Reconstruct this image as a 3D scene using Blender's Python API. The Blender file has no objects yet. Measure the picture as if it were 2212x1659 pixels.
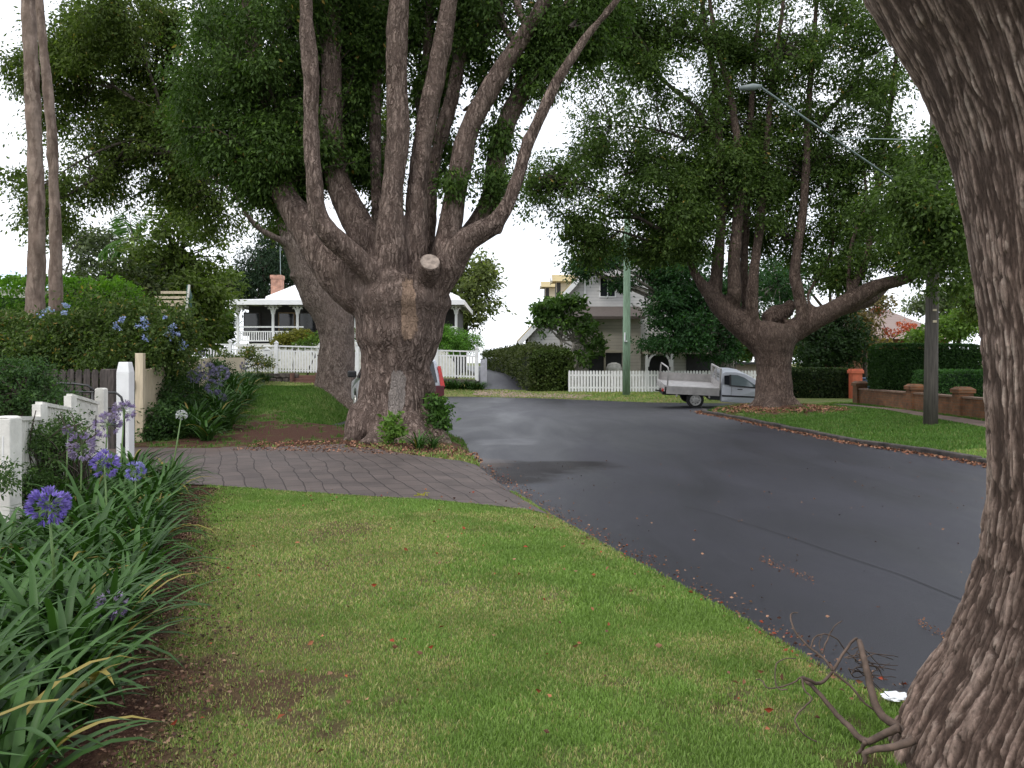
import bpy, bmesh, math, random
import numpy as np
from mathutils import Vector, Matrix
C = bpy.context
R = math.radians
random.seed(7); rng = np.random.default_rng(11)
col = C.scene.collection

# ---------------- camera ----------------
F, CX, HZ, EYE = 1853.0, 1106.0, 784.0, 1.6     # focal length, centre and horizon in photo units, eye height
cam_d = bpy.data.cameras.new('camera'); cam = bpy.data.objects.new('camera', cam_d); col.objects.link(cam)
cam.location = (0, 0, EYE); cam.rotation_euler = (R(90), 0, 0)
cam_d.sensor_width = 36; cam_d.lens = 36 * F / 2212; cam_d.shift_y = -(829.5 - HZ) / 2212
cam_d.clip_end = 3000; cam_d.clip_start = 0.05
C.scene.camera = cam
# ---------------- world, overcast ----------------
SUN_EL, SUN_ROT = R(58), R(215)
w = bpy.data.worlds.new('World'); C.scene.world = w; w.use_nodes = True
nt = w.node_tree; nt.nodes.clear()
wo = nt.nodes.new('ShaderNodeOutputWorld'); bg = nt.nodes.new('ShaderNodeBackground')
sky = nt.nodes.new('ShaderNodeTexSky'); sky.sky_type = 'NISHITA'; sky.sun_disc = False
sky.sun_elevation = SUN_EL; sky.sun_rotation = SUN_ROT
mx = nt.nodes.new('ShaderNodeMix'); mx.data_type = 'RGBA'
tc = nt.nodes.new('ShaderNodeTexCoord'); nz = nt.nodes.new('ShaderNodeTexNoise'); rp = nt.nodes.new('ShaderNodeValToRGB')
nz.inputs['Scale'].default_value = 3.0; nz.inputs['Detail'].default_value = 6
rp.color_ramp.elements[0].position = 0.3; rp.color_ramp.elements[0].color = (0.72, 0.72, 0.72, 1)
rp.color_ramp.elements[1].position = 0.55; rp.color_ramp.elements[1].color = (1, 1, 1, 1)
nt.links.new(tc.outputs['Generated'], nz.inputs['Vector']); nt.links.new(nz.outputs['Fac'], rp.inputs['Fac'])
nt.links.new(rp.outputs['Color'], mx.inputs['Factor']); nt.links.new(sky.outputs[0], mx.inputs['A'])
mx.inputs['B'].default_value = (8.6, 8.9, 9.5, 1)
nt.links.new(mx.outputs['Result'], bg.inputs['Color']); bg.inputs['Strength'].default_value = 0.13
nt.links.new(bg.outputs[0], wo.inputs['Surface'])
sd_ = bpy.data.lights.new('sun', 'SUN'); sd_.energy = 1.3; sd_.angle = R(14); sd_.color = (1, 0.96, 0.9)
so = bpy.data.objects.new('sun', sd_); col.objects.link(so)
so.rotation_euler = (R(32), 0, R(-35))
vs = C.scene.view_settings; vs.view_transform = 'Standard'; vs.look = 'None'; vs.exposure = 0.45; vs.gamma = 1
C.scene.render.engine = 'CYCLES'
C.scene.cycles.max_bounces = 6; C.scene.cycles.diffuse_bounces = 3; C.scene.cycles.transparent_max_bounces = 8

def P(px, py, d):
    return Vector(((px - CX) / F * d, d, EYE - (py - HZ) / F * d))
def PX(px, d): return (px - CX) / F * d
def PZ(py, d): return EYE - (py - HZ) / F * d

# ---------------- noise ----------------
_perm = np.random.default_rng(3).random(65536)
def _h(i, j, k): return _perm[(i * 73856093 ^ j * 19349663 ^ k * 83492791) & 65535]
def vnoise(x, y, z=0.0):
    x = np.asarray(x, float); y = np.asarray(y, float); z = np.zeros_like(x) + z
    xi = np.floor(x).astype(np.int64); yi = np.floor(y).astype(np.int64); zi = np.floor(z).astype(np.int64)
    fx = x - xi; fy = y - yi; fz = z - zi
    fx = fx * fx * (3 - 2 * fx); fy = fy * fy * (3 - 2 * fy); fz = fz * fz * (3 - 2 * fz)
    r = 0
    for a in (0, 1):
        for b in (0, 1):
            for c in (0, 1):
                wgt = (fx if a else 1 - fx) * (fy if b else 1 - fy) * (fz if c else 1 - fz)
                r = r + wgt * _h(xi + a, yi + b, zi + c)
    return r
def fbm(x, y, z=0.0, o=4):
    r = 0; a = 0.5; s = 0
    for i in range(o):
        r = r + a * vnoise(x * 2 ** i + 17 * i, y * 2 ** i + 9 * i, np.asarray(z) * 2 ** i); s += a; a *= 0.5
    return r / s
def sstep(t): t = np.clip(t, 0, 1); return t * t * (3 - 2 * t)

# ---------------- mesh helpers ----------------
def mk(name, V, Fc, m=None, parent=None, colors=None, smooth=False):
    V = np.asarray(V, np.float32); Fc = np.asarray(Fc, np.int32)
    me = bpy.data.meshes.new(name); n = Fc.shape[1]
    me.vertices.add(len(V)); me.vertices.foreach_set('co', V.ravel())
    me.loops.add(Fc.size); me.loops.foreach_set('vertex_index', Fc.ravel())
    me.polygons.add(len(Fc)); me.polygons.foreach_set('loop_start', np.arange(0, Fc.size, n, dtype=np.int32))
    me.polygons.foreach_set('loop_total', np.full(len(Fc), n, np.int32))
    if smooth: me.polygons.foreach_set('use_smooth', np.ones(len(Fc), bool))
    if colors is not None:
        ca = me.color_attributes.new('tint', 'FLOAT_COLOR', 'POINT')
        cc = np.ones((len(V), 4), np.float32); cc[:, :colors.shape[1]] = colors
        ca.data.foreach_set('color', cc.ravel())
    me.update(calc_edges=True)
    o = bpy.data.objects.new(name, me); col.objects.link(o)
    if m: me.materials.append(m)
    if parent: o.parent = parent; o.matrix_parent_inverse = parent_inv(parent)
    return o
def parent_inv(p):
    M = Matrix.LocRotScale(p.location, p.rotation_euler, p.scale)
    return M.inverted()      # children are written in world coordinates
class MB:
    def __init__(s): s.v = []; s.f = []
    def add(s, vs, fs):
        b = len(s.v); s.v += [tuple(q) for q in vs]; s.f += [tuple(b + i for i in f) for f in fs]
    def box(s, c, sz, M=None):
        x, y, z = [q / 2 for q in sz]; vs = [Vector((a * x, b * y, e * z)) for a in (-1, 1) for b in (-1, 1) for e in (-1, 1)]
        if M: vs = [M @ q for q in vs]
        s.add([q + Vector(c) for q in vs], [(0, 1, 3, 2), (4, 6, 7, 5), (0, 4, 5, 1), (2, 3, 7, 6), (0, 2, 6, 4), (1, 5, 7, 3)])
    def bb(s, x0, x1, y0, y1, z0, z1): s.box(((x0 + x1) / 2, (y0 + y1) / 2, (z0 + z1) / 2), (abs(x1 - x0), abs(y1 - y0), abs(z1 - z0)))
    def bar(s, a, b, wd, ht=None, up=Vector((0, 0, 1))):
        a = Vector(a); b = Vector(b); d = b - a; L = d.length; d.normalize()
        sd = d.cross(up); sd = sd.normalized() if sd.length > 1e-4 else Vector((1, 0, 0)); u = sd.cross(d)
        M = Matrix((d, sd, u)).transposed(); s.box((a + b) / 2, (L, wd, ht or wd), M)
    def tube(s, pts, rad, n=8, cap=True):
        pts = [Vector(p) for p in pts]; k = len(pts)
        rad = [rad] * k if not hasattr(rad, '__len__') else rad
        vs = []; ref = Vector((0.31, 0.95, 0.1)).normalized()
        for i, p in enumerate(pts):
            t = (pts[min(i + 1, k - 1)] - pts[max(i - 1, 0)]).normalized()
            u = ref - t * ref.dot(t)
            u = u.normalized() if u.length > 0.05 else t.orthogonal().normalized()
            ref = u; q = t.cross(u)
            for j in range(n):
                a = 2 * math.pi * j / n; vs.append(p + (u * math.cos(a) + q * math.sin(a)) * rad[i])
        fs = [(i * n + j, i * n + (j + 1) % n, (i + 1) * n + (j + 1) % n, (i + 1) * n + j) for i in range(k - 1) for j in range(n)]
        if cap: fs += [tuple(range(n))[::-1], tuple((k - 1) * n + j for j in range(n))]
        s.add(vs, fs)
    def prism(s, prof, y0, y1, axis='y', wfun=None):      # profile in (x,z) extruded in y (or (y,z) in x)
        n = len(prof); vs = []
        for yy in (y0, y1):
            for (a, b) in prof:
                q = yy * (wfun(b) if wfun else 1)
                vs.append((a, q, b) if axis == 'y' else (q, a, b))
        fs = [(i, (i + 1) % n, n + (i + 1) % n, n + i) for i in range(n)] + [tuple(range(n))[::-1], tuple(range(n, 2 * n))]
        s.add(vs, fs)
    def lathe(s, c, prof, n=20, axis='z'):
        vs = []
        for (r, h) in prof:
            for j in range(n):
                a = 2 * math.pi * j / n; p = (r * math.cos(a), r * math.sin(a), h)
                if axis == 'y': p = (p[0], p[2], p[1])
                if axis == 'x': p = (p[2], p[0], p[1])
                vs.append(Vector(p) + Vector(c))
        k = len(prof)
        fs = [(i * n + j, i * n + (j + 1) % n, (i + 1) * n + (j + 1) % n, (i + 1) * n + j) for i in range(k - 1) for j in range(n)]
        fs += [tuple(range(n))[::-1], tuple((k - 1) * n + j for j in range(n))]
        s.add(vs, fs)
    def build(s, name, m=None, parent=None, smooth=False, bevel=0, local=False):
        me = bpy.data.meshes.new(name); me.from_pydata(s.v, [], s.f)
        bm = bmesh.new(); bm.from_mesh(me); bmesh.ops.recalc_face_normals(bm, faces=bm.faces); bm.to_mesh(me); bm.free()
        o = bpy.data.objects.new(name, me); col.objects.link(o)
        if m: me.materials.append(m)
        if smooth:
            for p in me.polygons: p.use_smooth = True
        if bevel:
            b = o.modifiers.new('bevel', 'BEVEL'); b.width = bevel; b.segments = 2; b.limit_method = 'ANGLE'
        if parent:
            o.parent = parent
            if not local: o.matrix_parent_inverse = parent_inv(parent)
        return o
def tag(o, label=None, cat=None, group=None, kind=None):
    if label: o['label'] = label
    if cat: o['category'] = cat
    if group: o['group'] = group
    if kind: o['kind'] = kind
    return o
def thing(name, label, cat, loc=(0, 0, 0), rot=(0, 0, 0), group=None):
    o = bpy.data.objects.new(name, None); col.objects.link(o); o.location = loc; o.rotation_euler = rot
    o.empty_display_size = 0.2
    return tag(o, label, cat, group)
def copy_tree(o, parent=None):
    c = o.copy(); col.objects.link(c)
    if parent: c.parent = parent
    for ch in list(o.children): copy_tree(ch, c)
    return c

# ---------------- materials ----------------
def newmat(name):
    m = bpy.data.materials.new(name); m.use_nodes = True; n = m.node_tree; n.nodes.clear()
    out = n.nodes.new('ShaderNodeOutputMaterial'); b = n.nodes.new('ShaderNodeBsdfPrincipled')
    n.links.new(b.outputs[0], out.inputs[0]); return m, n, b, out
def coords(n, scale=(1, 1, 1), kind='Object'):
    t = n.nodes.new('ShaderNodeTexCoord'); mp = n.nodes.new('ShaderNodeMapping')
    n.links.new(t.outputs[kind], mp.inputs[0]); mp.inputs['Scale'].default_value = scale; return mp.outputs[0]
def noise(n, vec, sc, det=4, dist=0, rough=0.55):
    q = n.nodes.new('ShaderNodeTexNoise'); q.inputs['Scale'].default_value = sc; q.inputs['Detail'].default_value = det
    q.inputs['Distortion'].default_value = dist; q.inputs['Roughness'].default_value = rough
    n.links.new(vec, q.inputs['Vector']); return q.outputs['Fac']
def ramp(n, fac, stops):
    r = n.nodes.new('ShaderNodeValToRGB'); e = r.color_ramp.elements
    while len(e) < len(stops): e.new(0.5)
    for i, (p, c) in enumerate(stops):
        e[i].position = p; e[i].color = (*c, 1) if hasattr(c, '__len__') else (c, c, c, 1)
    n.links.new(fac, r.inputs[0]); return r.outputs[0]
def mixc(n, fac, a, b, mode='MIX'):
    q = n.nodes.new('ShaderNodeMix'); q.data_type = 'RGBA'; q.blend_type = mode
    for s, v in ((q.inputs['Factor'], fac), (q.inputs['A'], a), (q.inputs['B'], b)):
        if hasattr(v, 'links') or isinstance(v, bpy.types.NodeSocket): n.links.new(v, s)
        else: s.default_value = (*v, 1) if hasattr(v, '__len__') else v
    return q.outputs['Result']
def bump(n, b, h, st=0.3, dist=0.02):
    q = n.nodes.new('ShaderNodeBump'); q.inputs['Strength'].default_value = st; q.inputs['Distance'].default_value = dist
    n.links.new(h, q.inputs['Height']); n.links.new(q.outputs[0], b.inputs['Normal']); return q
def math_(n, op, a, b=None, clamp=False):
    q = n.nodes.new('ShaderNodeMath'); q.operation = op; q.use_clamp = clamp
    for i, v in enumerate((a, b)):
        if v is None: continue
        if isinstance(v, bpy.types.NodeSocket): n.links.new(v, q.inputs[i])
        else: q.inputs[i].default_value = v
    return q.outputs[0]
def plain(name, c, rough=0.6, var=0.15, sc=6, metal=0, bmp=0.15, scale=(1, 1, 1), spec=0.5):
    m, n, b, o = newmat(name); v = coords(n, scale)
    f = noise(n, v, sc, 6); d = tuple(x * (1 - var * 1.6) for x in c); l = tuple(min(1, x * (1 + var)) for x in c)
    n.links.new(ramp(n, f, [(0.3, d), (0.7, l)]), b.inputs['Base Color'])
    b.inputs['Roughness'].default_value = rough; b.inputs['Metallic'].default_value = metal
    b.inputs['Specular IOR Level'].default_value = spec
    if bmp: bump(n, b, noise(n, v, sc * 8, 3), bmp, 0.01)
    return m
def tintmat(name, rough=0.6, trans=0.35, spec=0.22, hue=(1, 1, 1)):   # leaves coloured per leaf
    m, n, b, o = newmat(name); a = n.nodes.new('ShaderNodeAttribute'); a.attribute_name = 'tint'
    n.links.new(a.outputs['Color'], b.inputs['Base Color']); b.inputs['Roughness'].default_value = rough
    b.inputs['Specular IOR Level'].default_value = spec
    t = n.nodes.new('ShaderNodeBsdfTranslucent'); ms = n.nodes.new('ShaderNodeMixShader'); ms.inputs[0].default_value = trans
    n.links.new(mixc(n, 1.0, a.outputs['Color'], (1.1, 1.35, 0.5), 'MULTIPLY'), t.inputs[0])
    n.links.new(b.outputs[0], ms.inputs[1]); n.links.new(t.outputs[0], ms.inputs[2]); n.links.new(ms.outputs[0], o.inputs[0])
    return m
def barkmat(name, dark, mid, light, fine=9.0, stretch=0.16, st=0.9, patches=()):
    m, n, b, o = newmat(name); v = coords(n, (1, 1, stretch)); v0 = coords(n)
    wn = n.nodes.new('ShaderNodeTexNoise'); wn.inputs['Scale'].default_value = 7; wn.inputs['Detail'].default_value = 3; n.links.new(v0, wn.inputs['Vector'])
    wv = n.nodes.new('ShaderNodeVectorMath'); wv.operation = 'MULTIPLY_ADD'; wv.inputs[1].default_value = (0.10, 0.10, 0.05)
    n.links.new(wn.outputs['Color'], wv.inputs[0]); n.links.new(v, wv.inputs[2])
    ra = noise(n, wv.outputs[0], fine * 1.1, 2, 0.4); rb = noise(n, wv.outputs[0], fine * 2.3, 3, 0.6)
    def rid1(x): return ramp(n, math_(n, 'MULTIPLY', math_(n, 'ABSOLUTE', math_(n, 'SUBTRACT', x, 0.5)), 2.0), [(0.0, 0.0), (0.17, 1.0)])
    rid = math_(n, 'MULTIPLY', rid1(ra), math_(n, 'ADD', 0.35, math_(n, 'MULTIPLY', rid1(rb), 0.65)))
    f = noise(n, wv.outputs[0], fine * 3.5, 7, 0.3, 0.7)
    big = noise(n, v0, 1.3, 4)
    h = math_(n, 'ADD', math_(n, 'MULTIPLY', rid, 0.55), math_(n, 'MULTIPLY', f, 0.75))
    c = ramp(n, h, [(0.34, dark), (0.62, mid), (0.92, light)])
    c = mixc(n, ramp(n, big, [(0.35, 0.0), (0.7, 0.6)]), c, tuple(x * 1.25 + 0.01 for x in mid), 'MIX')
    c = mixc(n, 0.75, c, ramp(n, noise(n, v0, 5, 6), [(0.3, 0.62), (0.7, 1.25)]), 'MULTIPLY')
    for (x, z, rx, rz, yy, pc) in patches:      # bare places where the bark has fallen off, at their own spot on the trunk
        sp = n.nodes.new('ShaderNodeSeparateXYZ'); n.links.new(v0, sp.inputs[0])
        wob = math_(n, 'MULTIPLY', math_(n, 'SUBTRACT', noise(n, v, 9, 6), 0.5), 2.2)
        wx = math_(n, 'MULTIPLY', math_(n, 'SUBTRACT', noise(n, v0, 2.2, 3), 0.5), rx * 2.2)
        dx = math_(n, 'POWER', math_(n, 'ABSOLUTE', math_(n, 'DIVIDE', math_(n, 'SUBTRACT', math_(n, 'ADD', sp.outputs[0], wx), x), rx)), 2.5)
        dz = math_(n, 'POWER', math_(n, 'ABSOLUTE', math_(n, 'DIVIDE', math_(n, 'SUBTRACT', sp.outputs[2], z), rz)), 3)
        rr = math_(n, 'ADD', math_(n, 'ADD', dx, dz), wob)
        front = math_(n, 'LESS_THAN', sp.outputs[1], yy)
        fac = math_(n, 'MULTIPLY', ramp(n, rr, [(0.8, 1.0), (1.0, 0.0)]), front)
        rim = math_(n, 'MULTIPLY', ramp(n, rr, [(0.85, 0.0), (1.0, 0.75), (1.35, 0.0)]), front)
        c = mixc(n, rim, c, tuple(x * 0.5 for x in dark))
        c = mixc(n, fac, c, mixc(n, ramp(n, noise(n, v, 14, 5), [(0.3, 0.0), (0.7, 1.0)]), tuple(x * 0.68 for x in pc), pc))
    n.links.new(c, b.inputs['Base Color']); b.inputs['Roughness'].default_value = 0.9; b.inputs['Specular IOR Level'].default_value = 0.2
    bump(n, b, h, st, 0.09); return m

M = {}
M['bark_main'] = barkmat('bark_main', (0.05, 0.033, 0.026), (0.165, 0.118, 0.098), (0.33, 0.25, 0.21), 8.5, 0.2, 0.9,
    patches=[(PX(886, 15.9), PZ(668, 15.9), 0.15, 0.6, 16.8, (0.42, 0.29, 0.21)), (PX(858, 15.9), PZ(850, 15.9), 0.16, 0.46, 16.8, (0.36, 0.31, 0.28))])
M['bark_limb'] = barkmat('bark_limb', (0.05, 0.034, 0.027), (0.12, 0.085, 0.068), (0.22, 0.165, 0.135), 9, 0.2, 0.9)
M['bark_second'] = barkmat('bark_second', (0.06, 0.043, 0.036), (0.17, 0.128, 0.108), (0.30, 0.24, 0.205), 12, 0.3, 0.7)
M['bark_far'] = barkmat('bark_far', (0.045, 0.03, 0.024), (0.125, 0.086, 0.069), (0.23, 0.17, 0.138), 11, 0.25, 0.9)
M['bark_smooth'] = barkmat('bark_smooth', (0.11, 0.075, 0.06), (0.19, 0.14, 0.115), (0.3, 0.23, 0.19), 3, 0.2, 0.25)
M['bark_pale'] = plain('bark_pale', (0.24, 0.22, 0.19), 0.85, 0.4, 8)
M['twig'] = plain('twig', (0.06, 0.045, 0.035), 0.85, 0.3, 10)
M['leaf'] = tintmat('leaf'); M['leaf_gloss'] = tintmat('leaf_gloss', 0.6, 0.3, 0.2)
M['petal'] = tintmat('petal', 0.6, 0.3, 0.2)
M['grass'] = tintmat('grass', 0.6, 0.3, 0.25)
M['litter'] = tintmat('litter', 0.8, 0.05, 0.2)
M['white'] = plain('white_paint', (0.80, 0.80, 0.80), 0.45, 0.05, 4)
M['white_old'] = plain('white_paint_weathered', (0.70, 0.68, 0.63), 0.6, 0.12, 7, bmp=0.3)
M['cream'] = plain('cream_paint', (0.62, 0.52, 0.37), 0.6, 0.12, 5, scale=(4, 4, 0.6))
M['roofwhite'] = plain('white_metal_roof', (0.82, 0.82, 0.83), 0.35, 0.03, 3)
M['dark'] = plain('dark_interior', (0.018, 0.018, 0.022), 0.5, 0.3, 3)
M['darkwood'] = plain('dark_weathered_wood', (0.075, 0.06, 0.055), 0.85, 0.45, 9, scale=(4, 4, 0.5), bmp=0.6)
M['black'] = plain('black_iron', (0.02, 0.02, 0.022), 0.45, 0.2, 10)
M['tan'] = plain('tan_timber', (0.35, 0.24, 0.14), 0.7, 0.2, 5)
M['redbrick_wood'] = plain('reddish_timber_steps', (0.16, 0.08, 0.06), 0.8, 0.3, 6, scale=(1, 1, 8))
M['greenpaint'] = plain('green_paint', (0.03, 0.13, 0.10), 0.5, 0.2, 5)
M['polegreen'] = plain('green_treated_timber', (0.22, 0.33, 0.23), 0.75, 0.22, 5, scale=(5, 5, 0.5), bmp=0.5)
M['polegrey'] = plain('grey_old_timber', (0.11, 0.095, 0.085), 0.85, 0.3, 5, scale=(7, 7, 0.4), bmp=0.7)
M['galv'] = plain('galvanised_steel', (0.33, 0.39, 0.4), 0.45, 0.1, 8, metal=0.4)
M['orange'] = plain('orange_painted_brick', (0.62, 0.15, 0.075), 0.7, 0.15, 6)
M['bluebin'] = plain('blue_panel', (0.05, 0.09, 0.16), 0.5, 0.2, 4)
M['silver'] = plain('silver_car_paint', (0.62, 0.64, 0.69), 0.28, 0.03, 3, metal=0.25, bmp=0)
M['alu'] = plain('worn_tray_aluminium', (0.52, 0.49, 0.47), 0.5, 0.12, 5, metal=0.15)
M['tyre'] = plain('tyre_rubber', (0.02, 0.02, 0.02), 0.85, 0.2, 10)
M['rim'] = plain('steel_rim', (0.5, 0.49, 0.47), 0.4, 0.15, 8, metal=0.4)
M['glass'] = plain('car_glass', (0.16, 0.2, 0.21), 0.08, 0.1, 2, bmp=0, spec=0.9)
M['glassdark'] = plain('window_glass', (0.02, 0.023, 0.028), 0.1, 0.3, 2, bmp=0, spec=0.6)
M['redlamp'] = plain('red_lamp_lens', (0.65, 0.02, 0.015), 0.2, 0.1, 5, bmp=0)
M['maroon'] = plain('maroon_panel', (0.13, 0.015, 0.025), 0.3, 0.1, 5, bmp=0)
M['plastic'] = plain('dark_plastic', (0.03, 0.03, 0.033), 0.6, 0.1, 8)
M['stone'] = plain('mossy_stone', (0.10, 0.085, 0.075), 0.9, 0.5, 5, bmp=0.8)
M['concrete'] = plain('old_concrete', (0.22, 0.19, 0.16), 0.9, 0.35, 4, bmp=0.5)
M['kerb'] = plain('dark_kerb_stone', (0.055, 0.045, 0.04), 0.9, 0.5, 5, bmp=0.8)
M['wood_cut'] = plain('sawn_wood', (0.30, 0.24, 0.2), 0.85, 0.35, 10)
M['paper'] = plain('white_paper', (0.8, 0.82, 0.84), 0.6, 0.05, 20)
def siding(name, c, pitch=0.18):
    m, n, b, o = newmat(name); v = coords(n); s = n.nodes.new('ShaderNodeSeparateXYZ'); n.links.new(v, s.inputs[0])
    t = math_(n, 'FRACT', math_(n, 'DIVIDE', s.outputs[2], pitch))
    cc = mixc(n, ramp(n, t, [(0.0, 0.0), (0.06, 0.0), (0.1, 1.0)]), tuple(x * 0.55 for x in c), c)
    cc = mixc(n, 1.0, cc, ramp(n, noise(n, v, 2, 5), [(0.3, 0.86), (0.7, 1.05)]), 'MULTIPLY')
    n.links.new(cc, b.inputs['Base Color']); b.inputs['Roughness'].default_value = 0.6; bump(n, b, t, 0.6, 0.02); return m
M['siding'] = siding('light_weatherboard', (0.62, 0.61, 0.60)); M['siding_beige'] = siding('beige_weatherboard', (0.48, 0.44, 0.385))
M['siding_cream'] = siding('cream_weatherboard', (0.52, 0.47, 0.38))
def brickmat(name, c1, c2, mort, sc=1.0, bw=0.23, rh=0.076, axes='xz'):
    m, n, b, o = newmat(name); v = coords(n); s = n.nodes.new('ShaderNodeSeparateXYZ'); n.links.new(v, s.inputs[0])
    cb = n.nodes.new('ShaderNodeCombineXYZ')
    n.links.new(math_(n, 'ADD', s.outputs[0], s.outputs[1]), cb.inputs[0]); n.links.new(s.outputs[2], cb.inputs[1])
    t = n.nodes.new('ShaderNodeTexBrick'); n.links.new(cb.outputs[0], t.inputs['Vector']); t.inputs['Scale'].default_value = 1
    t.inputs['Brick Width'].default_value = bw; t.inputs['Row Height'].default_value = rh; t.inputs['Mortar Size'].default_value = 0.006
    t.inputs['Color1'].default_value = (*c1, 1); t.inputs['Color2'].default_value = (*c2, 1); t.inputs['Mortar'].default_value = (*mort, 1)
    cc = mixc(n, 1.0, t.outputs['Color'], ramp(n, noise(n, v, 4, 6), [(0.3, 0.55), (0.7, 1.2)]), 'MULTIPLY')
    n.links.new(cc, b.inputs['Base Color']); b.inputs['Roughness'].default_value = 0.88
    bump(n, b, math_(n, 'SUBTRACT', 1.0, t.outputs['Fac']), 0.6, 0.01); return m
M['brick'] = brickmat('old_red_brick', (0.21, 0.085, 0.035), (0.14, 0.068, 0.03), (0.12, 0.085, 0.055))
M['chimney'] = brickmat('chimney_brick', (0.5, 0.25, 0.17), (0.42, 0.2, 0.14), (0.4, 0.33, 0.28))
M['tile'] = siding('terracotta_tile_roof', (0.26, 0.19, 0.165), 0.12); M['tile_yellow'] = siding('yellowed_tile_roof', (0.45, 0.36, 0.18), 0.12)

# ---------------- plan of the street ----------------
ROAD = [(3.4, -30), (3.4, 0), (3.3, 2.2), (3.05, 3.5), (2.5, 4.05), (1.98, 3.95), (1.66, 4.3), (1.42, 5.33), (0.97, 6.9), (0.40, 8.96), (0.0, 10.6), (-0.50, 13.1),
        (-0.85, 16.0), (-1.05, 18), (-2.6, 18.9), (-4.3, 20.2), (-4.65, 22), (-4.5, 25), (-4.9, 28.3), (-9, 31.5), (-14, 33), (-60, 34),
        (-60, 40.5), (-10, 41), (-2.3, 40.6), (1.5, 38.6), (3.6, 36.6), (5.5, 34.6), (8, 34.0), (10.3, 33.6), (10.6, 31.5), (10.0, 29.8), (7.6, 29.4), (6.5, 28.6),
        (6.2, 27.2), (6.5, 24.5), (6.74, 20), (6.95, 16.8), (7.38, 15.3), (7.57, 13.7), (7.7, 11), (7.9, 5), (8, -30)]
def sdist(x, y, poly=ROAD):
    x = np.asarray(x, float); y = np.asarray(y, float); d = np.full(x.shape, 1e9); inside = np.zeros(x.shape, bool)
    for i in range(len(poly)):
        ax, ay = poly[i]; bx, by = poly[(i + 1) % len(poly)]; ex, ey = bx - ax, by - ay
        t = np.clip(((x - ax) * ex + (y - ay) * ey) / (ex * ex + ey * ey), 0, 1)
        d = np.minimum(d, np.hypot(x - ax - t * ex, y - ay - t * ey))
        c = (ay > y) != (by > y); xs = ax + (y - ay) * ex / (ey if ey else 1e-9)
        inside ^= c & (x < xs)
    return np.where(inside, -d, d)
TREE1 = (PX(858, 16.4), 16.4); TREE2 = (PX(722, 26.3), 26.3); TREE3 = (PX(1674, 27.3), 27.3); TREE4 = (2.3, 3.0)
def H(x, y):
    x = np.asarray(x, float); y = np.asarray(y, float); sd = sdist(x, y)
    left = sstep((-x + 0.5) / 2.5)
    bank = 0.74 * sstep((y - 14.6) / 11.5) * left * (y < 36)
    farl = (0.22 + 0.36 * np.clip((-x - 2) / 9, 0, 1.3) + 0.6 * sstep((y - 44) / 5)) * sstep((3 - x) / 4)
    fr = np.where(y > 34, np.maximum(farl, 0.12), 0)
    right = np.where((x > 6) & (y < 36), 0.05 + 0.06 * sstep((x - 8) / 4), 0)
    near = np.where(y < 15, 0.05, 0)
    base = np.maximum(np.maximum(bank, fr), np.maximum(right, near))
    z = base * sstep(sd / 1.3) + 0.05 * np.clip(sd / 0.25, -1, 1)
    for (tx, ty), a, s in ((TREE1, 0.16, 1.3), (TREE2, 0.1, 1.1), (TREE3, 0.2, 1.3)):
        z = z + a * np.exp(-((x - tx) ** 2 + (y - ty) ** 2) / (2 * s * s)) * sstep((sd + 0.1) / 0.5)
    z = z + 0.02 * (fbm(x * 0.9, y * 0.9) - 0.5) * sstep(sd / 0.5)
    return z
def h1(x, y): return float(H(np.array([x]), np.array([y]))[0])
DRIVE = [(0.38, 8.98), (-0.6, 9.25), (-2.0, 9.75), (-3.7, 10.45), (-6.6, 11.0), (-7.3, 15.6), (-5.9, 15.45), (-5.85, 15.2), (-5.3, 15.25), (-5.2, 15.5), (-4.75, 15.45), (-4.7, 15.05), (-4.2, 15.1), (-4.15, 14.9), (-3.5, 14.95), (-3.3, 15.3), (-2.9, 15.15), (-2.85, 14.6), (-2.4, 14.5), (-1.6, 13.75), (-0.55, 13.3), (-0.05, 10.7)]
def bed_edge(y):      # x of the soil edge of the flower bed
    return np.interp(y, [2.5, 3.4, 4.1, 5.75, 7.5, 9.3, 10.4], [-1.2, -1.36, -1.6, -2.1, -2.75, -3.35, -3.6])
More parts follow.
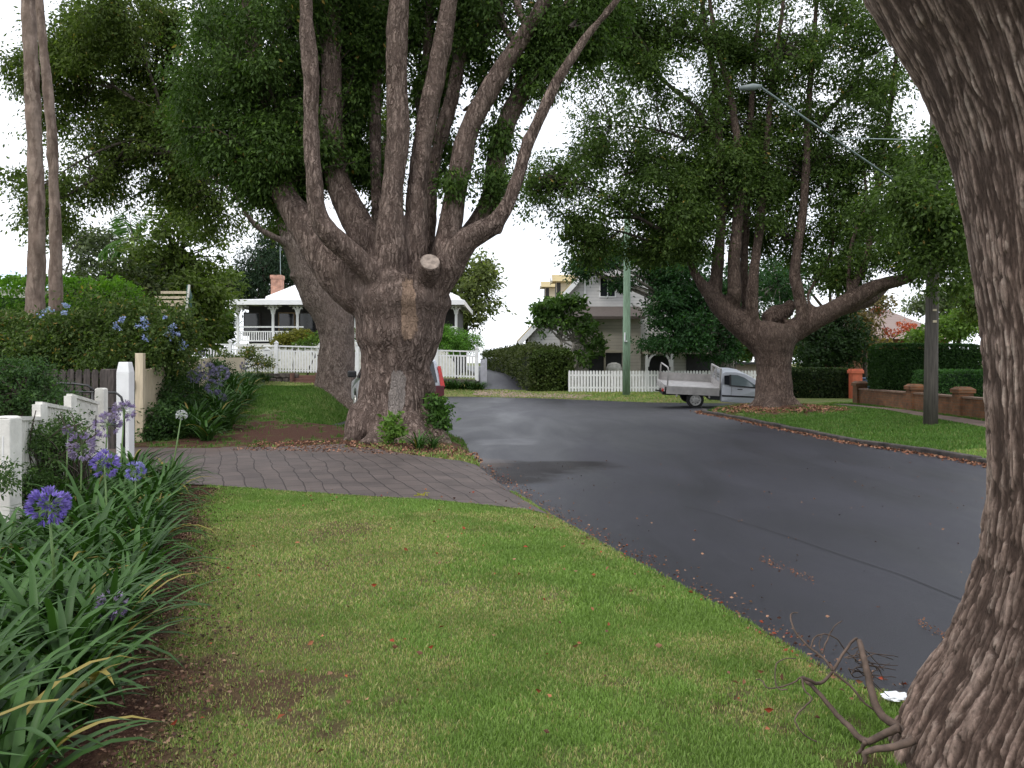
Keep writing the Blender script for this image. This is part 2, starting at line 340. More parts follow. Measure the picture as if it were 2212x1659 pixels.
def cover(x, y):      # soil and dryness of the turf at a place
    n1 = fbm(x * 1.3, y * 1.3); n2 = fbm(x * 4 + 50, y * 4); n3 = fbm(x * 11, y * 11 + 9, o=3)
    soil = np.zeros_like(x); j = (n2 - 0.5) * 0.9
    be = bed_edge(y); soil = np.maximum(soil, sstep(((be - x) / 0.35 + 0.55 + j * 1.6)) * (y < 10.6) * (x > -9))
    def patch(cx, cy, rx, ry, a=1.0):
        return a * sstep(1.3 - np.hypot((x - cx) / rx, (y - cy) / ry) * .8 + j * 2.2 + (n3 - 0.5) * 2.6)
    soil = np.maximum(soil, patch(-0.95, 4.05, 0.25, 0.09, .85)); soil = np.maximum(soil, patch(-1.35, 3.95, 0.22, 0.1, .7)); soil = np.maximum(soil, patch(-1.25, 3.85, 0.5, 0.36, 0.8)); soil = np.maximum(soil, patch(-1.35, 4.7, 0.5, 0.4, 0.5))
    soil = np.maximum(soil, patch(-1.5, 7.6, 0.3, 0.35, 0.6)); soil = np.maximum(soil, patch(-1.35, 6.4, 0.3, 0.2, 0.5))
    soil = np.maximum(soil, patch(-4.2, 16.9, 2.7, 2.1, 3.2)); soil = np.maximum(soil, patch(-2.0, 15.3, 1.6, 1.0, 1.3))
    soil = np.maximum(soil, patch(TREE3[0] - 0.3, TREE3[1] - 0.9, 1.9, 1.5, 2.0)); soil = np.maximum(soil, patch(TREE2[0], TREE2[1], 0.9, 0.8, 0.7))
    soil = np.maximum(soil, patch(TREE4[0], TREE4[1], 0.95, 0.7, 0.8)); soil = np.maximum(soil, patch(-7.2, 15.8, 1.6, 0.8))
    soil = np.maximum(soil, patch(1.0, 40.8, 1.6, 1.6) * 0.0)
    dry = sstep((n1 - 0.42) * 4.2) * 0.75 + 0.4 * sstep((n2 - 0.47) * 4.5)
    soil = np.maximum(soil, 0.55 * sstep((n3 - 0.62) * 7) * sstep((n2 - 0.42) * 5) * (y < 11))
    dry = np.maximum(dry, 0.85 * sstep(1.6 - np.hypot((x + 1.5) / 1.0, (y - 6.6) / 1.9) + j))
    dry = np.maximum(dry, 0.8 * sstep(1.5 - np.hypot((x + 1.3) / 1.1, (y - 4.2) / 0.6) + j))
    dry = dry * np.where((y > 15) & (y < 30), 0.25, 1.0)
    dry = np.where(y > 33, np.maximum(dry, 0.45), dry)
    return np.clip(soil, 0, 1), np.clip(dry, 0, 1)

def axis(segs):
    out = []
    for a, b, s in segs: out += list(np.arange(a, b, s))
    return np.array(out + [segs[-1][1]])
xs = axis([(-700, -100, 100), (-100, -20, 8), (-20, -9, 0.5), (-9, 4, 0.11), (4, 14, 0.2), (14, 30, 1.5), (30, 100, 10), (100, 700, 100)])
ys = axis([(-300, -20, 40), (-20, 1, 1.5), (1, 20, 0.12), (20, 48, 0.24), (48, 80, 2), (80, 200, 20), (200, 1500, 200)])
X, Y = np.meshgrid(xs, ys); nx, ny = len(xs), len(ys)
Z = H(X, Y); so_, dr = cover(X, Y)
idx = np.arange(nx * ny).reshape(ny, nx)
Fq = np.stack([idx[:-1, :-1], idx[:-1, 1:], idx[1:, 1:], idx[1:, :-1]], -1).reshape(-1, 4)
gm, n, b, o = newmat('turf_and_soil')
at = n.nodes.new('ShaderNodeAttribute'); at.attribute_name = 'tint'; sp = n.nodes.new('ShaderNodeSeparateColor'); n.links.new(at.outputs['Color'], sp.inputs[0])
v = coords(n); fn = noise(n, v, 55, 8, 0.5, 0.75); md = noise(n, v, 5, 5)
green = ramp(n, fn, [(0.25, (0.035, 0.06, 0.015)), (0.55, (0.10, 0.165, 0.035)), (0.8, (0.18, 0.26, 0.065))])
dryc = ramp(n, fn, [(0.25, (0.07, 0.065, 0.03)), (0.75, (0.26, 0.24, 0.11))])
soilc = ramp(n, fn, [(0.2, (0.022, 0.012, 0.009)), (0.5, (0.075, 0.037, 0.026)), (0.66, (0.13, 0.075, 0.052)), (0.8, (0.22, 0.14, 0.1))])
c = mixc(n, sp.outputs[1], green, dryc); c = mixc(n, sp.outputs[0], c, soilc)
n.links.new(c, b.inputs['Base Color']); b.inputs['Roughness'].default_value = 0.95; b.inputs['Specular IOR Level'].default_value = 0.1
bump(n, b, fn, 0.8, 0.03)
cols = np.stack([so_.ravel(), dr.ravel(), np.zeros(nx * ny)], -1)
ground = mk('ground', np.stack([X, Y, Z], -1).reshape(-1, 3), Fq, gm, None, cols, True); tag(ground, kind='structure')

def sheet(name, poly, zf, m, kind='structure', step=0.5):
    bm = bmesh.new(); vs = [bm.verts.new((x, y, 0)) for x, y in poly]; bm.faces.new(vs); bm.normal_update()
    bmesh.ops.triangulate(bm, faces=bm.faces)
    xs_ = [p[0] for p in poly]; ys_ = [p[1] for p in poly]
    if step:
        for ax, (lo, hi) in ((0, (max(min(xs_), -20), min(max(xs_), 20))), (1, (max(min(ys_), -5), min(max(ys_), 60)))):
            k = lo + step
            while k < hi:
                co = (k, 0, 0) if ax == 0 else (0, k, 0); no = (1, 0, 0) if ax == 0 else (0, 1, 0)
                bmesh.ops.bisect_plane(bm, geom=bm.verts[:] + bm.edges[:] + bm.faces[:], plane_co=co, plane_no=no); k += step
    cs = np.array([v.co[:] for v in bm.verts]); zz = zf(cs[:, 0], cs[:, 1])
    for v_, z_ in zip(bm.verts, zz): v_.co.z = z_
    bm.normal_update()
    if sum(f.normal.z for f in bm.faces) < 0: bmesh.ops.reverse_faces(bm, faces=bm.faces[:])
    me = bpy.data.meshes.new(name); bm.to_mesh(me); bm.free()
    for p in me.polygons: p.use_smooth = bool(step)
    o = bpy.data.objects.new(name, me); col.objects.link(o); me.materials.append(m); return tag(o, kind=kind)
# asphalt
am, n, b, o = newmat('asphalt'); v = coords(n); fn = noise(n, v, 90, 4, 0, 0.8)
stream = noise(n, coords(n, (0.9, 0.22, 1)), 1.0, 5, 0.6); big = noise(n, v, 0.35, 5)
c = ramp(n, fn, [(0.3, (0.009, 0.009, 0.013)), (0.6, (0.019, 0.018, 0.027)), (0.85, (0.07, 0.068, 0.085))])
c = mixc(n, 1.0, c, ramp(n, stream, [(0.3, 0.72), (0.5, 0.97), (0.72, 1.18)]), 'MULTIPLY')
c = mixc(n, 1.0, c, ramp(n, big, [(0.35, 0.75), (0.6, 1.1)]), 'MULTIPLY')
sp = n.nodes.new('ShaderNodeSeparateXYZ'); n.links.new(v, sp.inputs[0])
def stain_sheen_mask(cx_, cy_, rx_, ry_, wob=2.6, sc_=0.9):
    dx_ = math_(n, 'POWER', math_(n, 'ABSOLUTE', math_(n, 'DIVIDE', math_(n, 'SUBTRACT', sp.outputs[0], cx_), rx_)), 2.5); dy_ = math_(n, 'POWER', math_(n, 'ABSOLUTE', math_(n, 'DIVIDE', math_(n, 'SUBTRACT', sp.outputs[1], cy_), ry_)), 2.5)
    return ramp(n, math_(n, 'ADD', math_(n, 'ADD', dx_, dy_), math_(n, 'MULTIPLY', math_(n, 'SUBTRACT', noise(n, v, sc_, 5), 0.5), wob)), [(0.35, 1.0), (1.1, 0.0)])
damp = math_(n, 'MAXIMUM', stain_sheen_mask(0.3, 13.2, 1.5, 0.95), stain_sheen_mask(-0.2, 12.0, 0.9, 0.9)); dirt = stain_sheen_mask(-0.75, 13.7, 0.9, 0.7)
c = mixc(n, math_(n, 'MULTIPLY', damp, 0.75), c, (0.013, 0.010, 0.0095)); c = mixc(n, math_(n, 'MULTIPLY', dirt, 0.6), c, (0.07, 0.047, 0.037))
c = mixc(n, math_(n, 'MULTIPLY', stain_sheen_mask(-0.1, 17.4, 0.75, 0.8, 2.4, 1.6), 0.5), c, (0.12, 0.12, 0.13))  # pale wet sheen put into the asphalt colour as a lighter patch
n.links.new(c, b.inputs['Base Color']); n.links.new(ramp(n, stream, [(0.3, 0.42), (0.65, 0.58)]), b.inputs['Roughness'])
n.links.new(mixc(n, damp, (.42, .42, .42), (.08, .08, .08)), b.inputs['Specular IOR Level'])
bump(n, b, fn, 0.35, 0.01); M['asphalt'] = am
ROADX = [(p[0], p[1]) for p in ROAD]
# the sheet reaches a little under the verges, whose turf rises through it
def grow(poly, g):
    out = []; k = len(poly)
    area = sum(poly[i][0] * poly[(i + 1) % k][1] - poly[(i + 1) % k][0] * poly[i][1] for i in range(k)); sg = 1 if area > 0 else -1
    for i in range(k):
        a = Vector(poly[i - 1]); p = Vector(poly[i]); c_ = Vector(poly[(i + 1) % k])
        d1 = (p - a).normalized(); d2 = (c_ - p).normalized(); nn = Vector((d1.y + d2.y, -d1.x - d2.x)) * sg
        out.append(tuple(p + nn.normalized() * g))
    return out
sheet('road', grow(ROAD, 0.12), lambda x, y: x * 0 + 0.004, M['asphalt'], step=0)
dm = plain('dark_wet_asphalt', (0.016, 0.0135, 0.013), 0.65, 0.45, 3)
pm2 = plain('worn_pale_asphalt', (0.05, 0.05, 0.057), 0.34, 0.5, 2.5)
# seam along the road
sm = MB(); pa = [Vector(((px - CX) / F * (EYE * F / (py - HZ)), EYE * F / (py - HZ), 0.0085)) for px, py in ((1475, 1095), (1560, 1115), (1700, 1160), (1800, 1195), (1950, 1245), (2060, 1290), (2180, 1335))]
for a, b_ in zip(pa, pa[1:]): sm.add([a + Vector((-0.0045, 0, 0)), b_ + Vector((-0.0045, 0, 0)), b_ + Vector((0.0045, 0, 0)), a + Vector((0.0045, 0, 0))], [(0, 1, 2, 3)])
tag(sm.build('road_seam', M['tyre']), kind='structure')
# paved driveway
pvm, n, b, o = newmat('segmental_pavers'); v = coords(n)
wn = n.nodes.new('ShaderNodeTexNoise'); wn.inputs['Scale'].default_value = 0.9; n.links.new(v, wn.inputs['Vector'])
wv = n.nodes.new('ShaderNodeVectorMath'); wv.operation = 'MULTIPLY_ADD'; wv.inputs[1].default_value = (0.26, 0.26, 0); n.links.new(wn.outputs['Color'], wv.inputs[0])
rt = n.nodes.new('ShaderNodeMapping'); rt.inputs['Rotation'].default_value = (0, 0, R(-109.3)); n.links.new(v, rt.inputs[0]); n.links.new(rt.outputs[0], wv.inputs[2])
br = n.nodes.new('ShaderNodeTexBrick'); n.links.new(wv.outputs[0], br.inputs['Vector']); br.inputs['Scale'].default_value = 1
br.inputs['Brick Width'].default_value = 0.46; br.inputs['Row Height'].default_value = 0.235; br.inputs['Mortar Size'].default_value = 0.008; br.inputs['Mortar Smooth'].default_value = 0.3
br.inputs['Color1'].default_value = (0.10, 0.077, 0.069, 1); br.inputs['Color2'].default_value = (0.08, 0.062, 0.057, 1); br.inputs['Mortar'].default_value = (0.03, 0.02, 0.018, 1)
c = mixc(n, 1.0, br.outputs['Color'], ramp(n, noise(n, v, 2.2, 7), [(0.3, 0.68), (0.7, 1.18)]), 'MULTIPLY')
c = mixc(n, 0.7, c, ramp(n, noise(n, v, 60, 3), [(0.3, 0.7), (0.7, 1.2)]), 'MULTIPLY')
sp = n.nodes.new('ShaderNodeSeparateXYZ'); n.links.new(v, sp.inputs[0])
sl = ramp(n, math_(n, 'ADD', math_(n, 'DIVIDE', math_(n, 'SUBTRACT', sp.outputs[1], 12.9), 3.0), math_(n, 'MULTIPLY', math_(n, 'SUBTRACT', noise(n, v, 1.6, 7), 0.5), 1.6)), [(0.3, 0.0), (0.85, 0.8)])
c = mixc(n, sl, c, (0.075, 0.045, 0.034))
n.links.new(c, b.inputs['Base Color']); b.inputs['Roughness'].default_value = 0.75
bump(n, b, math_(n, 'SUBTRACT', 1.0, br.outputs['Fac']), 0.8, 0.015)
sheet('driveway', DRIVE, lambda x, y: np.maximum(H(x, y), 0.0) + 0.006 + 0.016 * fbm(x * 0.8, y * 0.8), pvm, step=0.25)
# far driveway beside the ivy hedge and the pinkish dirt apron
def far_z(dz): return lambda x, y: np.maximum(H(x, y), 0.0) + dz
sheet('driveway', [(-1.5, 42.5), (1.2, 42.5), (-1.3, 75), (-4.5, 75)], lambda x, y: np.maximum(H(x, y), 0.0) + 0.03 + 0.012 * (y - 42.5), M['asphalt'], step=1)
sheet('dirt_apron', [(-1.9, 40.75), (-0.4, 39.7), (1.6, 38.75), (3.0, 37.4), (3.6, 38.2), (3.2, 40.6), (1.6, 42.7), (-1.6, 42.7)], far_z(0.012), plain('pinkish_dirt', (0.24, 0.17, 0.135), 0.9, 0.25, 5), step=0.5)
PATH = [(10.8, 29.5), (11.5, 29.6), (11.9, 26), (11.6, 22), (11.2, 17), (11.2, 8), (10.2, 8), (10.35, 17), (10.9, 22), (11.3, 26)]
sheet('footpath', PATH, far_z(0.025), plain('brown_footpath', (0.12, 0.078, 0.06), 0.9, 0.3, 4), step=0.5)
# kerb on the right
kp = [(6.35, 28.4), (6.12, 27.2), (6.42, 24.5), (6.66, 20), (6.87, 16.8), (7.28, 15.3), (7.48, 13.7), (7.6, 11), (7.8, 5), (7.9, -20)]
kb = MB()
for a, b_ in zip(kp, kp[1:]):
    a = Vector((*a, 0.035)); b_ = Vector((*b_, 0.035)); k = max(1, int((b_ - a).length / 0.9))
    for i in range(k):
        p = a.lerp(b_, i / k); q = a.lerp(b_, (i + 0.97) / k); jz = random.uniform(-.012, .012); p.z += jz; q.z += jz; kb.bar(p, q, 0.16, 0.12)
tag(kb.build('kerb', M['kerb'], bevel=0.02), kind='structure')

# ---------------- foliage ----------------
def leaves(name, C_, size, dirs, colr, m, parent, core=None, width=0.45, fold=0.25):
    N = len(C_); d = dirs / np.linalg.norm(dirs, axis=1, keepdims=True)
    r = rng.normal(size=(N, 3)); s = np.cross(d, r); s /= np.linalg.norm(s, axis=1, keepdims=True) + 1e-9; nn = np.cross(s, d)
    L = size[:, None]; W = L * width * 0.5
    b0 = C_ - d * L * 0.5; t0 = C_ + d * L * 0.5; up = nn * W * fold * 2
    V = np.stack([b0, C_ + s * W + up, t0, C_ - s * W + up], 1).reshape(-1, 3)
    i = np.arange(N) * 4; Fc = np.concatenate([np.stack([i, i + 1, i + 2], -1), np.stack([i, i + 2, i + 3], -1)])
    cc = np.repeat(colr, 4, 0)
    if core is not None:
        cv, cf, ck = core; Fc = np.concatenate([Fc, cf + len(V)]); V = np.concatenate([V, cv]); cc = np.concatenate([cc, np.tile(ck, (len(cv), 1))])
    return mk(name, V, Fc, m, parent, cc)
def clumps(blobs, gap=0.42, gs=0.9, mul=1.0, warp=1.0):
    """blobs: (centre, radii, number of clumps). Clump centres in the volume, thinned by noise so that gaps stay."""
    out = []; own = []
    for bi, (c0, rd, k) in enumerate(blobs):
        k = int(k * mul)
        q = rng.normal(size=(k * 2, 3)); q /= np.linalg.norm(q, axis=1, keepdims=True); q *= (rng.random((k * 2, 1)) ** 0.42)
        p = np.array(c0) + q * np.array(rd)
        if min(rd) > .25:      # ragged, not round: bend the mass by noise
            wsc = 1.1 * min(1.6, float(np.mean(rd))) / 1.2
            wx = np.stack([fbm(p[:, 0] * .8 + 7 * a_, p[:, 1] * .8, p[:, 2] * .8 + a_, o=2) - .5 for a_ in (1, 2, 3)], -1); p = p + wx * wsc * 2.2 * warp * np.array([1, .6, .9])
        keep = vnoise(p[:, 0] * gs, p[:, 1] * gs, p[:, 2] * gs + 40) > gap
        p = p[keep][:k]; out.append(p); own += [bi] * len(p)
    return np.concatenate(out), np.array(own)
def foliage(name, blobs, per, cr, ls, pal, parent, m=None, gap=0.42, gs=0.9, droop=0.35, width=0.45, var=0.35, yellow=0.0, mul=1.0, warp=1.0):
    cl, own = clumps(blobs, gap, gs, mul, warp); N = len(cl) * per
    K = len(cl); ax_ = rng.normal(size=(K, 3)); ax_[:, 2] *= .6; ax_ /= np.linalg.norm(ax_, axis=1, keepdims=True); ax_ = np.repeat(ax_, per, 0)
    sc_ = np.repeat(rng.uniform(.55, 1.45, (K, 1)), per, 0) * cr
    off = np.clip(rng.normal(size=(N, 3)), -1.7, 1.7) * .42 * sc_; off += ax_ * np.clip(rng.normal(size=(N, 1)), -1.5, 1.5) * .62 * sc_; off[:, 2] *= 0.8
    off[:, 2] -= np.abs(rng.normal(size=N)) * .12 * cr; ctr = np.repeat(cl, per, 0) + off
    d = off / cr + rng.normal(size=(N, 3)) * 0.5; d[:, 2] -= droop
    size = ls * rng.uniform(0.5, 1.4, N)
    t = np.clip(np.repeat(rng.random(len(cl)), per) * 0.55 + rng.random(N) * 0.45, 0, 1)[:, None]
    p0, p1 = np.array(pal[0]), np.array(pal[1]); cc = p0 * (1 - t) + p1 * t
    cc *= 1 + (rng.random((N, 1)) - 0.5) * var
    yg = rng.random(N) < .06; cc[yg] *= np.array([1.7, 1.6, 1.2])
    if yellow:
        k = rng.random(N) < yellow; cc[k] = np.array([0.28, 0.2, 0.05]) * rng.uniform(0.6, 1.2, (k.sum(), 1))
    return leaves(name, ctr, size, d, cc, m or M['leaf'], parent, width=width), cl, own
def DB(px, py, rx, ry, d, rd, k): return (P(px, py, d), (rx / F * d, rd, ry / F * d), k)
def twigs(mb, root, tips, r0=0.03, n=4, share=1.0, sag=0.15):
    root = Vector(root)
    for t in tips:
        if random.random() > share: continue
        t = Vector(t); L = (t - root).length; mid = root.lerp(t, 0.5) + Vector((random.uniform(-.2, .2), random.uniform(-.2, .2), random.uniform(0, sag))) * L
        pts = [root.lerp(mid, u).lerp(mid.lerp(t, u), u) for u in (0, .25, .5, .75, 1)]
        mb.tube(pts, [r0 * (1 - 0.8 * u) + 0.004 for u in (0, .25, .5, .75, 1)], n, cap=False)
def spray(mb, root, cls, r0):
    """a bough from the limb into the leaf mass, then side twigs leaving it at different places"""
    if len(cls) < 3: return
    root = Vector(root); cl_ = [Vector(q) for q in cls]; far = sorted(cl_, key=lambda q: -(q - root).length)[len(cl_) // 6]
    mid = root.lerp(far, .5) + Vector((random.uniform(-.1, .1), random.uniform(-.1, .1), .12)) * (far - root).length
    ax = [root.lerp(mid, u).lerp(mid.lerp(far, u), u) for u in np.linspace(0, 1, 9)]; mb.tube(ax, list(np.linspace(r0, r0 * .2, 9)), 6, cap=False)
    for q in cl_[::3]:
        near = min(range(1, 9), key=lambda i_: (ax[i_] - q).length + i_ * .05); a = ax[max(0, near - 1)]
        if (a - q).length < 1.6: twigs(mb, a, [q], r0 * .3, 3, sag=.1)
GREEN_D = ((0.026, 0.052, 0.011), (0.080, 0.140, 0.026)); GREEN_M = ((0.045, 0.072, 0.016), (0.14, 0.19, 0.042))
GREEN_L = ((0.045, 0.09, 0.015), (0.15, 0.24, 0.045)); OLIVE = ((0.04, 0.055, 0.018), (0.12, 0.13, 0.045)); TEAL = ((0.015, 0.042, 0.015), (0.04, 0.105, 0.032))
GREY_G = ((0.05, 0.07, 0.035), (0.14, 0.17, 0.09))

def limbs(name, tubes, m, parent, voxel=0.04, sm=6, extra=None, knob=0.06):
    """tubes: list of (list of (px,py,width px,depth)); merged into one continuous surface"""
    mb = MB()
    for ti, t in enumerate(tubes):
        pts = [P(a, b_, d) for a, b_, w_, d in t]; rr = [w_ * 0.5 / F * d for a, b_, w_, d in t]
        if ti: rr[0] *= 0.5; rr[1] *= 0.93
        ph = random.uniform(0, 9)
        fp = []; fr = []
        for i in range(len(pts) - 1):      # smooth curve through the points
            p0 = pts[max(i - 1, 0)]; p1 = pts[i]; p2 = pts[i + 1]; p3 = pts[min(i + 2, len(pts) - 1)]
            k = max(2, int((p2 - p1).length / 0.22)) if max(rr[i], rr[i + 1]) < .35 else 2
            for j in range(k):
                u = j / k
                q = 0.5 * ((2 * p1) + (p2 - p0) * u + (2 * p0 - 5 * p1 + 4 * p2 - p3) * u * u + (3 * p1 - p0 - 3 * p2 + p3) * u ** 3)
                r_ = rr[i] * (1 - u) + rr[i + 1] * u
                q += Vector((random.uniform(-1, 1), random.uniform(-1, 1), 0)) * min(r_, .16) * knob * (.35 if r_ > .3 else 1)
                fp.append(q); fr.append(r_ * (1 + .035 * math.sin(len(fp) * .9 + ph) + .03 * math.sin(len(fp) * .37 + ph)))
        fp.append(pts[-1]); fr.append(rr[-1]); mb.tube(fp, fr, 14)
    if extra: extra(mb)
    o = mb.build(name, m, parent, smooth=True)
    rm = o.modifiers.new('merge', 'REMESH'); rm.mode = 'VOXEL'; rm.voxel_size = voxel; rm.use_smooth_shade = True
    s_ = o.modifiers.new('smooth', 'SMOOTH'); s_.factor = 0.5; s_.iterations = sm
    tx = bpy.data.textures.new(name + '_lumps', 'CLOUDS'); tx.noise_scale = 0.35
    dsp = o.modifiers.new('lumps', 'DISPLACE'); dsp.texture = tx; dsp.strength = 0.045; dsp.mid_level = 0.5; dsp.texture_coords = 'GLOBAL'
    return o

# ======== big camphor tree in the middle ========
d1 = 16.4
t1 = thing('camphor_tree', 'huge multi-stemmed tree with flared trunk and bare bark patches beside the brick driveway', 'tree', (TREE1[0], TREE1[1], 0))
up = lambda *a: a
T1 = [
 [(862, 1010, 225, 16.4), (858, 965, 190, 16.4), (852, 920, 172, 16.4), (850, 870, 158, 16.4), (853, 800, 154, 16.4), (859, 760, 164, 16.4), (860, 735, 174, 16.4), (863, 710, 187, 16.4), (864, 685, 201, 16.4), (864, 660, 215, 16.4), (866, 640, 224, 16.4), (870, 600, 200, 16.4)],
 [(822, 900, 110, 16.2), (775, 938, 50, 15.9), (738, 975, 22, 15.7)], [(835, 860, 110, 16.2), (790, 905, 90, 16.0), (760, 960, 40, 15.8)],
 [(905, 890, 80, 16.2), (945, 950, 52, 15.8), (985, 995, 26, 15.5), (1008, 1012, 12, 15.4)],
 [(850, 930, 100, 15.9), (850, 985, 90, 15.5)], [(890, 900, 90, 15.9), (900, 985, 80, 15.4)], [(820, 930, 80, 15.7), (800, 975, 70, 15.3)],
 [(900, 760, 70, 16.1), (935, 850, 24, 16.2)],
 # A front left
 [(850, 660, 80, 16.0), (815, 604, 66, 15.8), (760, 549, 50, 15.5), (708, 502, 47, 15.3), (683, 450, 40, 15.2), (680, 408, 40, 15.2), (674, 327, 35, 15.2), (670, 245, 33, 15.2), (673, 171, 36, 15.2), (664, 82, 33, 15.2), (660, 0, 31, 15.2), (652, -160, 26, 15.2), (660, -330, 18, 15.3)],
 # B big left
 [(830, 690, 130, 16.3), (790, 630, 130, 16.3), (733, 585, 108, 16.3), (680, 520, 78, 16.4), (640, 460, 60, 16.5), (608, 410, 50, 16.6), (590, 330, 44, 16.8), (560, 200, 38, 17), (540, 40, 32, 17.2), (520, -150, 24, 17.4)],
 # C
 [(850, 600, 100, 16.6), (794, 520, 76, 16.7), (756, 452, 62, 16.8), (729, 388, 56, 16.9), (718, 300, 50, 17), (716, 160, 44, 17), (720, 0, 38, 17.1), (735, -200, 28, 17.2)],
 # D centre
 [(858, 640, 110, 15.9), (842, 550, 86, 15.9), (846, 470, 58, 15.9), (848, 408, 50, 15.9), (860, 286, 50, 15.9), (856, 163, 46, 15.9), (860, 41, 47, 15.9), (868, -80, 42, 15.9), (880, -300, 30, 16)],
 [(830, 560, 60, 17.3), (814, 430, 27, 17.5), (811, 300, 25, 17.6), (815, 150, 24, 17.7), (826, 20, 22, 17.8), (800, -150, 18, 18)],
 # E
 [(890, 620, 90, 16.2), (897, 531, 62, 16.2), (901, 408, 46, 16.2), (917, 286, 42, 16.2), (937, 184, 44, 16.2), (958, 82, 42, 16.2), (972, 0, 39, 16.2), (1000, -150, 34, 16.2), (1020, -330, 22, 16.2)],
 [(905, 600, 60, 16.8), (925, 520, 34, 17), (935, 367, 28, 17.1), (968, 245, 32, 17.2), (986, 163, 29, 17.3), (1010, 60, 26, 17.4), (1040, -60, 22, 17.5), (1070, -250, 16, 17.5)],
 [(900, 560, 50, 17.3), (905, 350, 26, 17.6), (920, 200, 24, 17.8), (925, 80, 23, 17.9), (935, -60, 20, 18), (940, -220, 14, 18)],
 # F
 [(905, 660, 110, 16.5), (945, 590, 76, 16.5), (966, 522, 58, 16.5), (986, 408, 49, 16.5), (1011, 286, 45, 16.5), (1052, 204, 45, 16.5), (1101, 122, 40, 16.5), (1142, 61, 37, 16.5), (1178, 0, 32, 16.5), (1230, -100, 26, 16.5), (1280, -240, 18, 16.5)],
 # G
 [(960, 590, 80, 16.7), (1019, 505, 54, 16.9), (1060, 429, 45, 17), (1072, 347, 44, 17), (1093, 265, 42, 17), (1134, 184, 39, 17), (1174, 102, 34, 17), (1223, 20, 29, 17), (1270, -70, 24, 17), (1330, -220, 16, 17)],
 [(1072, 360, 40, 16.9), (1092, 362, 22, 16.8)],
 # H right
 [(925, 660, 100, 16.1), (970, 575, 76, 15.9), (1011, 517, 54, 15.7), (1060, 490, 44, 15.6), (1088, 455, 36, 15.6), (1117, 388, 29, 15.6), (1142, 306, 27, 15.6), (1174, 237, 25, 15.6), (1203, 176, 23, 15.6), (1256, 94, 20, 15.6), (1288, 53, 18, 15.6), (1340, -10, 15, 15.6), (1400, -120, 11, 15.6)],
 [(1060, 490, 36, 15.6), (1085, 500, 20, 15.6)],
 # fork of F, and side boughs
 [(1142, 61, 26, 16.5), (1120, 20, 20, 16.7), (1115, -60, 16, 16.9), (1125, -180, 12, 17)], [(1150, 60, 22, 16.6), (1125, 95, 18, 16.7), (1090, 60, 14, 16.9), (1080, -10, 11, 17)],
 [(1000, 240, 18, 17.1), (1035, 215, 12, 16.8), (1060, 205, 10, 16.6)],
]
limbs('trunk', T1, M['bark_main'], t1, 0.035, 8)
sb = MB(); a = P(921, 612, 15.95); e = P(929, 566, 15.45); sb.tube([a, a.lerp(e, .5), e], [0.24, 0.21, 0.195], 18)
st = sb.build('limb_stump', M['bark_main'], t1, smooth=True, bevel=0.02)
cf = MB(); dv = (e - a).normalized(); cf.tube([e - dv * 0.01, e + dv * 0.012], [0.18, 0.172], 20); cf.build('sawn_face', M['wood_cut'], st)
MB_ = MB()
bl = [DB(560, 250, 150, 130, 17.2, 1.3, 330), DB(640, 330, 110, 110, 16.6, 0.9, 230), DB(520, 340, 100, 90, 17, 1.0, 170), DB(760, 220, 70, 190, 17.6, 0.8, 250), DB(600, 90, 170, 110, 17.4, 1.4, 280),
      DB(560, 400, 60, 50, 16.8, 0.7, 60), DB(800, 380, 45, 70, 17.9, 0.5, 50), DB(700, 110, 120, 120, 17.6, 1.2, 180), DB(905, 100, 60, 150, 18.2, 0.8, 130), DB(1000, 60, 90, 90, 17.9, 1.0, 130), DB(1070, 40, 90, 70, 17.2, 1.0, 90),
      DB(1190, 60, 80, 70, 16.9, 1.0, 95), DB(1175, 140, 45, 70, 16.7, 0.6, 60), DB(1075, 300, 26, 50, 16.8, 0.35, 22), DB(1075, 400, 28, 45, 16.7, 0.35, 24), DB(985, 400, 18, 30, 16.2, 0.2, 10), DB(1280, 60, 70, 60, 16.8, 0.9, 60),
      DB(960, 330, 40, 90, 18.0, 0.6, 40), DB(1320, 10, 80, 40, 17, 1.0, 40), DB(1250, 130, 40, 34, 16.6, .6, 14), DB(1120, 180, 60, 50, 17.6, .7, 34), DB(800, 60, 80, 90, 18, .8, 90), DB(690, 300, 60, 110, 17.4, .8, 90), DB(620, 430, 60, 40, 17, .6, 50), DB(940, 200, 40, 80, 18, .6, 60),
      DB(640, -120, 260, 110, 17, 2.4, 200), DB(930, -160, 220, 110, 17, 2.4, 200), DB(1240, -120, 180, 110, 17, 2, 160)]
cr, cl, own = foliage('crown', bl, 48, 0.34, 0.095, GREEN_D, t1, M['leaf_gloss'], gap=0.35, gs=1.2, mul=1.75, droop=0.9, width=0.42, yellow=0.004)
roots = {0: (590, 330, 16.8), 1: (608, 400, 16.6), 2: (600, 380, 16.6), 3: (718, 300, 17), 4: (560, 200, 17), 7: (716, 160, 17), 8: (905, 350, 17.6), 9: (986, 163, 17.3), 10: (1090, 60, 16.9), 11: (1174, 102, 17), 12: (1180, 120, 16.8), 16: (1230, 60, 16), 17: (935, 367, 17.1)}
for k, r_ in roots.items():
    spray(MB_, P(*r_), cl[own == k], 0.04)
MB_.build('branches', M['twig'], t1, smooth=True)

